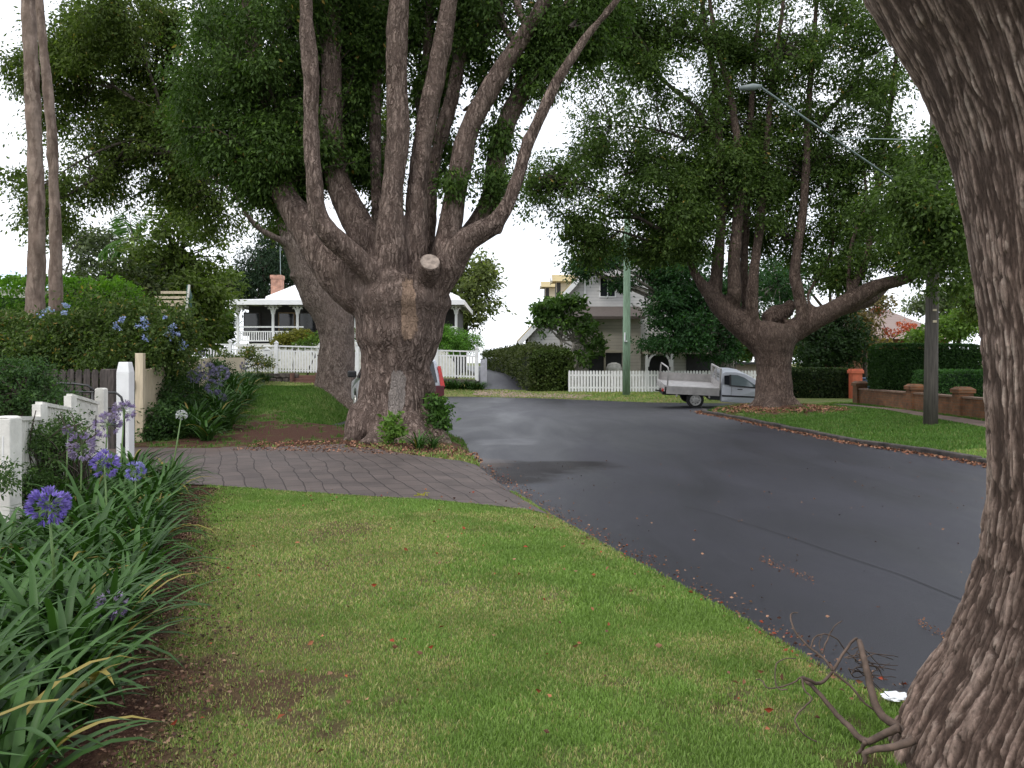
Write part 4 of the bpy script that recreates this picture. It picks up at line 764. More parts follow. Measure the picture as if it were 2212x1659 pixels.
# ---------------- hedges and bushes ----------------
def hedge(name, label, x0, x1, y0, y1, z0, z1, k, ls, pal, cat='hedge', lump=.08, m=None, group=None, yaw=0, roundtop=0, accents=()):
    """clipped mass: leaf shell over a solid inner body. Box in local axes, turned by yaw about its first corner."""
    cx0, cy0 = x0, y0; t = None
    dims = np.array([x1 - x0, y1 - y0, z1 - z0])
    ar = np.array([dims[0] * dims[2], dims[0] * dims[2], dims[1] * dims[2], dims[1] * dims[2], dims[0] * dims[1]]); ar[1] *= .3
    f = rng.choice(5, k, p=ar / ar.sum()); q = rng.random((k, 3)); nrm = np.zeros((k, 3))
    for fi, (ax, v_) in enumerate(((1, 0), (1, 1), (0, 0), (0, 1), (2, 1))): s = f == fi; q[s, ax] = v_; nrm[s, ax] = 1 if v_ else -1
    p = q * dims
    lm = (fbm(p[:, 0] * 1.1 + 3, p[:, 2] * 1.1 + p[:, 1], o=3) - .5) * 2 * lump + rng.normal(size=k) * lump * .35
    p = p + nrm * lm[:, None]
    if roundtop:
        e = np.minimum(q[:, 0], 1 - q[:, 0]) * dims[0]; drop = roundtop * np.exp(-e / roundtop * 1.5); p[:, 2] -= drop * q[:, 2]
    d = nrm * .5 + rng.normal(size=(k, 3)) * .7; d[:, 2] -= .2
    i = lump * 1.2 + .03
    cv = np.array([(a, b_, c_) for a in (i, dims[0] - i) for b_ in (i, dims[1] - i) for c_ in (0, dims[2] - i - roundtop * .6)])
    cf = np.array([(0, 1, 3), (0, 3, 2), (4, 6, 7), (4, 7, 5), (0, 4, 5), (0, 5, 1), (2, 3, 7), (2, 7, 6), (1, 5, 7), (1, 7, 3)])
    cs, sn = math.cos(yaw), math.sin(yaw); Rm = np.array([[cs, sn, 0], [-sn, cs, 0], [0, 0, 1]])
    p = p @ Rm + np.array([x0, y0, z0]); cv = cv @ Rm + np.array([x0, y0, z0]); d = d @ Rm
    tt = rng.random((k, 1)) * .5 + fbm(p[:, 0] * 1.5, p[:, 2] * 1.5, p[:, 1])[:, None] * .5; cc = np.array(pal[0]) * (1 - tt) + np.array(pal[1]) * tt
    top = f == 4
    for frac, ac in accents: s = rng.random(k) < frac; cc[s] = np.array(ac) * rng.uniform(.7, 1.2, (s.sum(), 1))
    o = leaves(name, p, ls * rng.uniform(.6, 1.3, k), d, cc, m or M['leaf'], None, core=(cv, cf, np.array(pal[0]) * .6), width=.55)
    return tag(o, label, cat, group)
PLUM = ((0.028, 0.055, 0.014), (0.11, 0.16, 0.04))
pl = hedge('flowering_hedge', 'tall loose hedge with pale blue flowers and cream blossom behind the dark timber gate', -13.5, -7.55, 18.2, 20.2, 0.1, 2.6, 26000, .085, PLUM, lump=.22, roundtop=.35, accents=((.05, (.42, .4, .25)), (.04, (.22, .14, .06))))
bl = [DB(60, 690, 90, 40, 18.6, .6, 70), DB(200, 680, 90, 45, 18.4, .6, 100), DB(300, 680, 90, 55, 18, .6, 140), DB(350, 740, 60, 90, 17.6, .5, 150), DB(100, 730, 120, 50, 18, .4, 110), DB(380, 700, 20, 60, 17.6, .3, 40), DB(250, 760, 120, 60, 17.8, .4, 120)]
foliage('loose_growth', bl, 26, .3, .09, PLUM, pl, gap=.3, gs=1.5, yellow=.03)
fb = [DB(x_, y_, 2, 2, 17.3, .02, 1) for x_, y_ in ((98, 672), (141, 660), (252, 705), (317, 708), (307, 700), (262, 690), (310, 690), (356, 685), (372, 706), (385, 720), (318, 728), (140, 676), (395, 745), (365, 722))]
for q_ in fb: foliage('blue_flower', [q_], 34, .085, .05, ((0.22, 0.28, 0.62), (0.45, 0.5, 0.85)), pl, M['petal'], gap=-1, width=.8)
hedge('hedge', 'bright green hedge further back behind the two slim trunks', PX(-60, 27), PX(270, 27), 27, 28.5, .5, PZ(606, 27), 9000, .15, ((0.04, 0.11, 0.012), (0.18, 0.34, 0.035)), lump=.25, roundtop=.3)
# shrub at the far left behind the near fence
bgtree('shrub', 'rounded dark green shrub behind the near white fence at the left edge', (PX(40, 10.5), 10.5), .05, [DB(50, 860, 90, 60, 10.5, .5, 190), DB(-10, 830, 80, 60, 10.5, .5, 110), DB(120, 890, 60, 40, 10.3, .35, 80), DB(60, 800, 40, 26, 10.5, .3, 30)], 30, .13, .05, ((0.022, 0.055, 0.018), (0.07, 0.13, 0.04)), gap=.2, gs=3, cat='shrub', width=.4)
vine = thing('jasmine_vine', 'fine-leaved climbing jasmine sprawling over the near white fence', 'vine', (PX(120, 7.9), 7.9, .05))
foliage('leaves', [DB(120, 965, 60, 55, 8.0, .22, 200), DB(70, 1020, 60, 60, 7.4, .15, 80), DB(150, 930, 50, 35, 8.6, .15, 70), DB(60, 950, 40, 30, 7.6, .15, 50), DB(180, 1000, 40, 60, 8.6, .2, 60), DB(10, 1030, 30, 40, 6.6, .08, 22), DB(110, 1060, 60, 40, 7.6, .15, 60)], 22, .11, .036, ((0.025, 0.06, 0.015), (0.09, 0.15, 0.045)), vine, gap=.34, gs=5, width=.38)
mb = MB()
for i in range(60):
    a = P(random.uniform(10, 200), 1080, 7.9); b_ = P(random.uniform(20, 230), random.uniform(885, 1020), random.uniform(7.4, 8.6)); twigs(mb, a, [b_], .006, 3, sag=.3)
mb.build('stems', M['twig'], vine)
# cottage garden
GY = 44
bgtree('bush', 'round golden-green clipped bush behind the cottage gate', (PX(636, 46.8), 46.8), .05, [DB(636, 728, 46, 15, 46.8, .8, 170), DB(625, 735, 50, 14, 46.5, .6, 90), DB(650, 722, 26, 10, 46.8, .5, 40)], 30, .16, .1, ((0.06, 0.075, 0.012), (0.24, 0.22, 0.035)), gap=-1, cat='bush')
bgtree('bush', 'feathery bright green bush behind the right end of the cottage fence', (PX(985, 45), 45), .06, [DB(975, 738, 44, 32, 45, .9, 230), DB(1010, 740, 28, 26, 45, .8, 110), DB(950, 730, 26, 26, 45, .7, 90)], 30, .22, .12, ((0.06, 0.15, 0.02), (0.17, 0.34, 0.06)), gap=-1, cat='bush', width=.3)
bgtree('shrub', 'yellow-flecked shrub against the left part of the cottage fence', (PX(505, 41.6), 41.6), .06, [DB(500, 775, 42, 18, 41.7, .5, 60), DB(540, 765, 30, 22, 41.7, .5, 40), DB(570, 785, 22, 16, 41.7, .4, 24), DB(480, 790, 30, 16, 41.5, .4, 30)], 20, .25, .12, ((0.035, 0.06, 0.015), (0.13, 0.16, 0.03)), cat='shrub', gap=.2, yellow=.1)
bgtree('shrub', 'loose green shrub beside the cottage gate post, partly hidden by the leaning tree', (PX(662, 46), 46), .05, [DB(665, 745, 26, 14, 46, .5, 30), DB(700, 730, 30, 16, 46, .5, 40), DB(745, 735, 30, 40, 46, .6, 60)], 18, .25, .14, GREEN_L, cat='shrub', gap=.2)
# ivy hedge along the far driveway
hedge('ivy_hedge', 'long ragged ivy-covered hedge beside the far dark driveway', PX(1225, 42.6), PX(1225, 42.6) + 26, 42.6, 44.6, .05, 2.35, 30000, .15, ((0.03, 0.045, 0.015), (0.11, 0.13, 0.045)), lump=.28, yaw=R(97), roundtop=.1)
hedge('hedge', 'bright sprig-topped end of hedge in front of the frangipani tree', PX(1150, 42.8), PX(1236, 42.8), 42.3, 43.3, .05, PZ(757, 42.8), 5200, .14, ((0.03, 0.055, 0.015), (0.11, 0.16, 0.035)), lump=.2, roundtop=.2)
hedge('hedge', 'dark low clipped hedge left of the orange pillar', PX(1700, 35), PX(1836, 35), 34.8, 36.2, .1, PZ(797, 34.8), 9000, .10, ((0.018, 0.036, 0.012), (0.055, 0.085, 0.028)), lump=.06, accents=((.03, (.12, .1, .04)),))
hedge('hedge', 'tall square-clipped dark green hedge behind the low brick wall', PX(1878, 29.4), PX(2108, 29), 28.6, 29.5, .5, PZ(744, 28.8), 22000, .085, ((0.014, 0.04, 0.012), (0.06, 0.125, 0.032)), lump=.05, roundtop=.12)
hedge('hedge', 'lower brighter green hedge in front of the tall square hedge, behind the brick wall', PX(2022, 25.5), PX(2330, 25.5), 25.5, 27, .2, PZ(802, 25.6), 12000, .08, ((0.02, 0.065, 0.018), (0.075, 0.17, 0.042)), lump=.06)

# ---------------- buildings ----------------
# cottage
CY = 49.0
ct = thing('cottage', 'white verandah cottage with a low white roof behind the slatted front fence', 'house', (PX(740, CY), CY, 1.1))
xL, xR = PX(508, CY), PX(985, CY); fl_z = PZ(742, CY); ev = PZ(655, CY)
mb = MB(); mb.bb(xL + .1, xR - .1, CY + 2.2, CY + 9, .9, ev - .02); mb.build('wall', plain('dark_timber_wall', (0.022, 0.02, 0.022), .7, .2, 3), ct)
mb = MB(); mb.bb(xL, xR, CY, CY + 2.2, fl_z - .2, fl_z); mb.bb(xL + .1, xR - .1, CY + .1, CY + .2, .9, fl_z - .2); mb.build('verandah_floor', M['white_old'], ct)
mb = MB(); x0, x1 = PX(478, CY - .6), PX(1003, CY - .6)
mb.bb(x0, x1, CY - .6, CY - .5, ev - .12, ev + .15)
mb.bb(x0, x0 + .1, CY - .5, CY + 10, ev - .12, ev + .15); mb.bb(x1 - .1, x1, CY - .5, CY + 10, ev - .12, ev + .15); mb.build('fascia', M['roofwhite'], ct)
mb = MB(); zt = PZ(598, CY + 4)
a0, a1, b0, b1 = x0, x1, CY - .5, CY + 10
vs_ = [(a0, b0, ev + .15), (a1, b0, ev + .15), (a1, b1, ev + .15), (a0, b1, ev + .15)]; xi0, xi1 = PX(572, CY + 1.6), x1 - .4; yb = CY + 1.7
z2 = ev + .38
vs_ += [(xi0, yb, z2), (xi1, yb, z2), (xi1, b1 - 2, z2), (xi0, b1 - 2, z2)]
vs_ += [(xi0 + .02, yb + .02, z2 + .14), (xi1 - .02, yb + .02, z2 + .14), (xi1 - .02, b1 - 2.02, z2 + .14), (xi0 + .02, b1 - 2.02, z2 + .14)]
rx0, rx1, ry_ = PX(695, CY + 4.5), PX(880, CY + 4.5), CY + 5
vs_ += [(rx0, ry_, zt + .3), (rx1, ry_, zt + .3)]
mb.add(vs_, [(0, 1, 5, 4), (1, 2, 6, 5), (2, 3, 7, 6), (3, 0, 4, 7), (4, 5, 9, 8), (5, 6, 10, 9), (6, 7, 11, 10), (7, 4, 8, 11), (8, 9, 13, 12), (9, 10, 13), (10, 11, 12, 13), (11, 8, 12), (0, 3, 2, 1)])
rf = mb.build('roof', M['roofwhite'], ct)
mb = MB(); cxa, cxb = PX(585, CY + 3.3), PX(607, CY + 3.3); mb.bb(cxa, cxb, CY + 3.3, CY + 4.0, ev + .5, PZ(597, CY + 3.3)); mb.bb(cxa - .04, cxb + .04, CY + 3.26, CY + 4.04, PZ(602, CY + 3.3), PZ(594, CY + 3.3)); mb.build('chimney', M['chimney'], ct)
mb = MB(); mb.tube([P(606, 600, CY + 3.6), P(605, 530, CY + 3.6)], .018, 5); mb.build('antenna', M['galv'], ct)
for px in (513, 589, 642, 700, 768, 850, 930, 985):
    x = PX(px, CY); mb = MB(); mb.bb(x - .07, x + .07, CY + .02, CY + .16, fl_z, ev - .12); mb.bb(x - .12, x + .12, CY, CY + .18, ev - .5, ev - .42)
    post = mb.build('verandah_post', M['white'], ct, bevel=.01)
    br_ = MB()
    for sg in (-1, 1):
        pts = [Vector((x + sg * (.07 + .36 * (1 - math.cos(u * math.pi / 2))), CY + .09, ev - .62 + .5 * math.sin(u * math.pi / 2))) for u in (0, .25, .5, .75, 1)]
        for a, b_ in zip(pts, pts[1:]): br_.bar(a, b_, .05, .07)
        br_.bar((x + sg * .08, CY + .09, ev - .16), (x + sg * .5, CY + .09, ev - .16), .05, .06); br_.bar((x + sg * .1, CY + .09, ev - .3), (x + sg * .3, CY + .09, ev - .3), .04, .05)
    br_.build('bracket', M['white'], post)
mb = MB(); rz = fl_z + .95
xe = PX(655, CY); mb.bb(xL, xe, CY + .05, CY + .13, rz - .04, rz + .04); mb.bb(xL, xe, CY + .05, CY + .13, fl_z + .12, fl_z + .19); x = xL + .12
mb.bb(xL, xe, CY + .06, CY + .12, rz - .3, rz - .24)
while x < xe: mb.bb(x, x + .055, CY + .07, CY + .11, fl_z + .19, rz - .3); x += .13
xg = PX(700, CY); 
while xg < xR: mb.bb(xg, xg + .055, CY + .07, CY + .11, fl_z + .1, rz - .04); xg += .13
mb.bb(PX(700, CY), xR, CY + .05, CY + .13, rz - .04, rz + .04); mb.build('railing', M['white'], ct)
for px in (545, 620, 665, 760, 900):
    x = PX(px, CY + 2.2); mb = MB(); mb.bb(x - .5, x + .5, CY + 2.12, CY + 2.2, fl_z + .5, ev - .4); wf = mb.build('window', M['tan'] if px == 620 else plain('dark_frame', (.04, .03, .03)), ct)
    mb = MB(); mb.bb(x - .43, x + .43, CY + 2.09, CY + 2.12, fl_z + .57, ev - .47); mb.build('pane', M['glassdark'], wf)
# cottage front fence on stone wall
fx0, fx1 = PX(428, 43.2), PX(1036, 42.4)
def fz(px): return (PZ(np.interp(px, [428, 1036], [740, 757]), 43), PZ(np.interp(px, [428, 690, 1036], [804, 806, 819]), 43))
cf_ = thing('slatted_fence', 'white vertical-slat fence with taller posts in front of the cottage', 'fence', (PX(700, 43), 43, .6))
FP = [428, 497, 597, 693, 772, 857, 943, 1030]
pk = MB(); rl = MB()
for a, b_ in zip(FP, FP[1:]):
    (ta, ba), (tb, bb_) = fz(a), fz(b_); xa, xb = PX(a, 43), PX(b_, 43); gate = a == 597
    rl.bar((xa, 43, ta - .06), (xb, 43, tb - .06), .07, .07); rl.bar((xa, 43, ta - .3), (xb, 43, tb - .3), .05, .07); rl.bar((xa, 43, ba + .12), (xb, 43, bb_ + .12), .05, .07)
    k = int((xb - xa) / .135)
    for i in range(k):
        u = (i + .5) / k; x = xa + (xb - xa) * u; t_ = ta + (tb - ta) * u; bo = ba + (bb_ - ba) * u; pk.bb(x - .036, x + .036, 42.94, 42.97, bo + .03, t_ - .27)
    for i in range(int((xb - xa) / .3)):
        u = (i + .5) / int((xb - xa) / .3); x = xa + (xb - xa) * u; t_ = ta + (tb - ta) * u; rl.bb(x - .015, x + .015, 42.985, 43.015, t_ - .27, t_ - .09)
pk.build('pickets', M['white'], cf_); rl.build('rail', M['white'], cf_)
for a in FP:
    t_, bo = fz(a); x = PX(a, 43); mb = MB(); mb.bb(x - .085, x + .085, 42.9, 43.07, bo - .1, t_ + .08); mb.prism([(x - .11, t_ + .08), (x + .11, t_ + .08), (x, t_ + .2)], 42.88, 43.09); mb.build('post', M['white'], cf_)
mbx = MB(); x = PX(577, 42.8); mbx.bb(x - .14, x + .14, 42.7, 42.88, fz(577)[1] + .75, fz(577)[0] - .28); mbx.prism([(x - .17, fz(577)[0] - .28), (x + .17, fz(577)[0] - .28), (x, fz(577)[0] - .14)], 42.68, 42.9)
lb = mbx.build('letterbox', M['white']); tag(lb, 'small white letterbox mounted on the cottage fence', 'letterbox')
mb = MB(); mb.bb(x - .09, x + .09, 42.688, 42.7, fz(577)[1] + 1.12, fz(577)[1] + 1.15); mb.build('mail_slot', M['plastic'], lb); mb = MB(); mb.bb(x - .035, x + .035, 42.688, 42.7, fz(577)[1] + .85, fz(577)[1] + .92); mb.build('lock', M['plastic'], lb)
mb = MB()
for i in range(46):
    px = 428 + (1036 - 428) * i / 46; 
    if 640 < px < 684: continue
    for r_ in range(2):
        bo = fz(px)[1]; mb.box((PX(px, 43) + .13 * r_, 43 + random.uniform(-.03, .03), bo - .14 - .24 * r_), (.30, .3, .22))
mb.bb(PX(428, 43), PX(640, 43), 43.05, 43.25, .2, fz(500)[1] - .03); mb.bb(PX(684, 43), PX(1036, 43), 43.05, 43.25, .1, fz(900)[1] - .15)
sw = mb.build('retaining_wall', M['stone'], bevel=.04); tag(sw, 'low dark stone retaining wall under the cottage fence', 'wall')
mb = MB()
for i in range(3): mb.bb(PX(632, 42.7), PX(688, 42.7), 42.45 + .22 * i, 42.95, .5 + .17 * i, .5 + .17 * (i + 1) - .02 * (i == 2))
for px in (632, 686): mb.bb(PX(px, 42.7) - .06, PX(px, 42.7) + .06, 42.4, 43, .4, 1.1)
tag(mb.build('steps', M['redbrick_wood'], bevel=.01), 'reddish timber steps below the cottage gate', 'steps')
mb = MB(); xa, xb = PX(1038, 44), PX(1052, 44)
for i in range(5): x = xa + (xb - xa) * i / 5; mb.bb(x, x + .062, 44, 44.03, .6, 1.75 + .02 * i)
tag(mb.build('side_gate', plain('grey_white_paint', (.45, .45, .5), .6, .1)), 'narrow grey-white gate at the right end of the cottage fence', 'gate')
# two storey house
HY = 47.5
hs = thing('two_storey_house', 'grey weatherboard house with yellowed roof and two dormers behind the picket fence', 'house', (PX(1330, HY), HY, .1))
apx, apz = PX(1345, HY), PZ(500, HY); lx, lz = PX(1121, HY), PZ(741, HY); kx, kz = PX(1150, HY), PZ(706, HY)
rx = PX(1560, HY); mb = MB(); mb.prism([(lx + .5, .1), (rx, .1), (rx, lz), (apx, apz), (lx + .5, lz + .45)], HY, HY + 9); mb.build('wall', M['siding'], hs)
mb = MB(); un = Vector((apx - lx, 0, apz - lz)).normalized(); pr = Vector((-un.z, 0, un.x)) * .16
for sg in (0, 1):
    A = Vector((lx, 0, lz)) if not sg else Vector((rx + .4, 0, lz - .1)); B = Vector((apx, 0, apz)); pq = pr if not sg else Vector((-pr.x, 0, pr.z))
    mb.add([(A.x, HY - .4, A.z), (B.x, HY - .4, B.z), (B.x, HY + 9.4, B.z), (A.x, HY + 9.4, A.z), (A.x + pq.x, HY - .4, A.z + pq.z), (B.x, HY - .4, B.z + .25), (B.x, HY + 9.4, B.z + .25), (A.x + pq.x, HY + 9.4, A.z + pq.z)], [(0, 1, 5, 4), (1, 2, 6, 5), (2, 3, 7, 6), (3, 0, 4, 7), (4, 5, 6, 7), (0, 3, 2, 1)])
mb.build('roof', M['tile_yellow'], hs)
mb = MB(); mb.bar(Vector((lx, HY - .43, lz - .05)), Vector((apx, HY - .43, apz - .05)), .05, .26); mb.bar(Vector((rx + .4, HY - .43, lz - .15)), Vector((apx, HY - .43, apz - .05)), .05, .26); mb.build('bargeboard', M['white'], hs)
for (ax_, ay, lx_, ly, wx0, wx1, wy, dy) in ((1172, 606, 1164, 622, 1176, 1203, 645, HY + 6.4), (1198, 591, 1188, 610, 1202, 1229, 650, HY + 3)):
    D_ = dy; W_ = PX(wx1, D_) - PX(wx0, D_); xa = PX(lx_ + 8, D_); xa2 = xa + .16; topz = PZ(ly - 3, D_)
    mb = MB(); mb.bb(xa2, xa2 + 2.2, D_, D_ + 1.3, PZ(wy + 20, D_), topz); dm_ = mb.build('dormer', M['siding_cream'], hs)
    mb = MB(); mb.prism([(D_ - .22, topz - .03), (D_ + 1.52, topz - .03), (D_ + .65, PZ(ay, D_))], xa - .1, xa + 2.2, axis='x'); mb.build('dormer_roof', M['tile_yellow'], dm_)
    mb = MB(); mb.bar((xa - .12, D_ - .25, topz - .06), (xa - .12, D_ + .65, PZ(ay, D_)), .05, .14); mb.bar((xa - .12, D_ + 1.55, topz - .06), (xa - .12, D_ + .65, PZ(ay, D_)), .05, .14); mb.build('dormer_trim', M['white'], dm_)
    mb = MB(); mb.bb(xa2 + .03, xa2 + .25, D_ - .02, D_ + .1, PZ(wy, D_), topz - .1); mb.bb(xa2 - .02, xa2, D_ + .2, D_ + 1.1, PZ(wy, D_), topz - .12); mb.build('dormer_window', M['dark'], dm_)
def window(parent, x0, x1, y, z0, z1, fm='white', g='glassdark'):
    mb = MB(); t_ = .07; mb.bb(x0, x1, y - .04, y + .02, z0 - t_, z0); mb.bb(x0, x1, y - .04, y + .02, z1, z1 + t_); mb.bb(x0 - t_, x0, y - .04, y + .02, z0 - t_, z1 + t_); mb.bb(x1, x1 + t_, y - .04, y + .02, z0 - t_, z1 + t_); mb.bb((x0 + x1) / 2 - .025, (x0 + x1) / 2 + .025, y - .03, y + .02, z0, z1)
    o = mb.build('window', M[fm], parent); mb = MB(); mb.bb(x0, x1, y - .015, y - .005, z0, z1); mb.build('pane', M[g], o); return o
window(hs, PX(1297, HY), PX(1328, HY), HY, PZ(640, HY), PZ(601, HY)); window(hs, PX(1400, HY), PX(1440, HY), HY, PZ(640, HY), PZ(601, HY))
mb = MB(); mb.bar((PX(1290, HY - .4), HY - .4, PZ(600, HY)), (PX(1350, HY - .4), HY - .4, PZ(600, HY)), .7, .05); mb.build('window_awning', M['tile'], hs)
mb = MB(); mb.bb(PX(1262, HY - .1), PX(1262, HY - .1) + .08, HY - .1, HY - .02, PZ(690, HY), PZ(600, HY)); mb.build('downpipe', M['white'], hs)
# lower projecting wing
wy_ = HY - 1.8
mb = MB(); mb.bb(PX(1272, wy_), PX(1384, wy_), wy_, HY, PZ(760, wy_), PZ(686, wy_)); mb.bb(PX(1240, wy_), PX(1270, wy_), wy_, HY, .1, PZ(690, wy_)); mb.bb(PX(1270, wy_), PX(1272, wy_), wy_ + .01, HY, .1, PZ(686, wy_)); mb.bb(PX(1344, wy_), PX(1384, wy_), wy_, HY, .1, PZ(760, wy_)); mb.build('garage_wing', M['siding_beige'], hs)
mb = MB(); mb.bb(PX(1271, wy_), PX(1344, wy_), wy_ + .25, wy_ + .3, .1, PZ(760, wy_)); mb.build('garage_opening', M['dark'], hs)
mb = MB(); mb.bb(PX(1271, wy_), PX(1346, wy_), wy_ - .04, wy_ + .02, PZ(762, wy_), PZ(757, wy_)); mb.bb(PX(1305, wy_), PX(1309, wy_), wy_ + .1, wy_ + .2, .1, PZ(762, wy_)); mb.build('beam', M['siding_cream'], hs)
mb = MB(); mb.add([(PX(1232, wy_), wy_ - .4, PZ(690, wy_)), (PX(1392, wy_), wy_ - .4, PZ(690, wy_)), (PX(1392, wy_), HY + .1, PZ(664, wy_)), (PX(1232, wy_), HY + .1, PZ(664, wy_)), (PX(1232, wy_), wy_ - .4, PZ(684, wy_)), (PX(1392, wy_), wy_ - .4, PZ(684, wy_)), (PX(1392, wy_), HY + .1, PZ(656, wy_)), (PX(1232, wy_), HY + .1, PZ(656, wy_))], [(0, 3, 2, 1), (4, 5, 6, 7), (0, 1, 5, 4), (1, 2, 6, 5), (2, 3, 7, 6), (3, 0, 4, 7)]); mb.build('skillion_roof', plain('roof_edge_shadow_brown', (.10, .08, .07)), hs)  # brown shadow line at the eave put into the roof colour
# porch
py_ = HY - 1.6
mb = MB(); mb.bb(PX(1388, py_), PX(1560, py_), py_, HY, PZ(764, py_), PZ(754, py_)); mb.build('porch_roof', M['siding_cream'], hs)
for px in (1397, 1452):
    mb = MB(); x = PX(px, py_); mb.bb(x - .07, x + .07, py_, py_ + .14, .1, PZ(764, py_)); po = mb.build('porch_post', M['white'], hs); mb = MB(); sg = 1 if px == 1397 else -1
    for k in range(5):
        u0, u1 = k / 5 * math.pi / 2, (k + 1) / 5 * math.pi / 2; mb.bar((x + sg * (.07 + .42 * (1 - math.cos(u0))), py_ + .07, PZ(764, py_) - .7 + .68 * math.sin(u0)), (x + sg * (.07 + .42 * (1 - math.cos(u1))), py_ + .07, PZ(764, py_) - .7 + .68 * math.sin(u1)), .05, .12)
    mb.build('bracket', M['white'], po)
mb = MB(); mb.bb(PX(1399, HY), PX(1450, HY), HY - .06, HY - .02, .1, PZ(768, HY)); mb.build('porch_recess', M['dark'], hs)
mb = MB(); mb.bb(PX(1482, HY), PX(1560, HY), HY - .06, HY - .02, .1, PZ(765, HY)); mb.build('dark_doorway', M['dark'], hs)
mb = MB(); mb.bb(PX(1540, HY - .1), PX(1546, HY - .1), HY - .1, HY - .06, .1, PZ(770, HY)); mb.build('door_frame', M['tan'], hs)
mb = MB(); mb.bb(PX(1310, wy_ - .3), PX(1344, wy_ - .3), wy_ - .5, wy_ + .2, .1, PZ(783, wy_)); tag(mb.build('covered_trailer', M['white_old'], bevel=.3), 'white covered load standing in the open garage', 'trailer')
# low outbuilding right of the house
mb = MB(); mb.bb(PX(1592, 48), PX(1700, 48), 48, 52, .1, PZ(787, 48)); ow = thing('outbuilding', 'low beige outbuilding with a dark roof behind the ute and the spreading tree', 'shed', (PX(1640, 48), 48, .1)); mb.build('wall', plain('beige_render', (.42, .34, .3), .8, .1), ow)
mb = MB(); mb.bb(PX(1588, 47.6), PX(1704, 47.6), 47.6, 52.4, PZ(787, 48), PZ(782, 48)); mb.build('roof', M['plastic'], ow)
# far tiled roofs
def hip(name, label, x0, x1, y0, y1, ze, zt, m, wallm):
    t = thing(name, label, 'house', ((x0 + x1) / 2, y0, .2)); mb = MB(); mb.bb(x0 + .5, x1 - .5, y0 + .5, y1 - .5, .1, ze); mb.build('wall', wallm, t)
    mb = MB(); q = (y1 - y0) / 2; xm0, xm1 = x0 + min(q, (x1 - x0) * .45), x1 - min(q, (x1 - x0) * .45); ym = (y0 + y1) / 2
    mb.add([(x0, y0, ze), (x1, y0, ze), (x1, y1, ze), (x0, y1, ze), (xm0, ym, zt), (xm1, ym, zt)], [(0, 1, 5, 4), (1, 2, 5), (2, 3, 4, 5), (3, 0, 4), (0, 3, 2, 1)]); mb.build('roof', m, t)
hip('house', 'brick house with a grey-pink tiled hip roof beyond the tall hedge on the right', PX(1880, 46), PX(2080, 46), 46, 56, PZ(732, 46), PZ(665, 51), M['tile'], M['brick'])
hip('house', 'pale blue-roofed house at the far left edge behind the hedge', PX(-300, 50), PX(70, 50), 50, 60, PZ(622, 50), PZ(560, 55), plain('pale_blue_roof', (.55, .65, .75), .4, .05), M['white_old'])

# ---------------- fences, gates, walls ----------------
# near white fence
FM = M['white_old']
def fxy(px): k = (px - CX) / F; y = -1.965 / (k + .305); return k * y, y
nf = thing('white_timber_fence', 'near white timber fence with stepped panels beside the flower bed', 'fence', (*fxy(100), 0))
def npost(px, pytop, wpx, name='post', bot=-.05):
    x, y = fxy(px); zt_ = PZ(pytop, y); w_ = wpx / F * y / 2; mb = MB(); mb.bb(x - w_, x + w_, y - w_, y + w_, bot, zt_ - .015); mb.prism([(x - w_, zt_ - .015), (x + w_, zt_ - .015), (x + w_ * .6, zt_), (x - w_ * .6, zt_)], y - w_, y + w_); return mb.build(name, FM, nf, bevel=.012)
pz = npost(12, 899, 46); x, y = fxy(12)
mb = MB()
for i in range(3): mb.bb(x - .025 + i * .03 - .008, x - .025 + i * .03, y - .089, y - .0875, .55, 1.02)
mb.build('groove', M['white'], pz)
npost(219, 838, 20)
for (pa_, pb_, ta, tb) in ((36, 83, 905, 905), (84, 149, 873, 885), (150, 210, 855, 872)):
    xa, ya = fxy(pa_); xb, yb_ = fxy(pb_); mb = MB(); k = max(3, int(math.hypot(xb - xa, yb_ - ya) / .095))
    for i in range(k):
        u = (i + .5) / k; x = xa + (xb - xa) * u; y = ya + (yb_ - ya) * u; zt_ = PZ(ta + (tb - ta) * u, y); mb.box((x, y, zt_ / 2 + .03), (.02, .082, zt_ - .06), Matrix.Rotation(math.atan(.305), 3, 'Z'))
    mb.build('panel', FM, nf)
    mb = MB(); A = Vector((xa, ya, PZ(ta, ya) + .005)); B = Vector((xb, yb_, PZ(tb, yb_) + .005)); mb.bar(A, B, .06, .035); mb.build('rail', FM, nf); mb = MB(); mb.bar(Vector((xa + .03, ya, .35)), Vector((xb + .03, yb_, .35)), .04, .08); mb.build('rail', FM, nf)
x, y = fxy(86); mb = MB(); mb.bb(x - .04, x + .04, y - .06, y + .06, 0, PZ(873, y)); mb.build('post', FM, nf)
x, y = fxy(152); mb = MB(); mb.bb(x - .04, x + .04, y - .06, y + .06, 0, PZ(855, y)); mb.build('post', FM, nf)
# tall white gate post
gp = MB(); x, y = PX(271, 13.5), 13.5; wz = PZ(782, y); gp.bb(x - .1, x + .1, y - .1, y + .1, -.05, wz - .16)
gp.add([(x - .1, y - .1, wz - .16), (x + .1, y - .1, wz - .16), (x + .1, y + .1, wz - .16), (x - .1, y + .1, wz - .16), (x - .075, y - .075, wz), (x + .075, y - .075, wz), (x + .075, y + .075, wz), (x - .075, y + .075, wz)], [(0, 1, 5, 4), (1, 2, 6, 5), (2, 3, 7, 6), (3, 0, 4, 7), (4, 5, 6, 7)])
tag(gp.build('gate_post', M['white'], bevel=.008), 'tall white gate post with a chamfered cap at the driveway entrance', 'post')
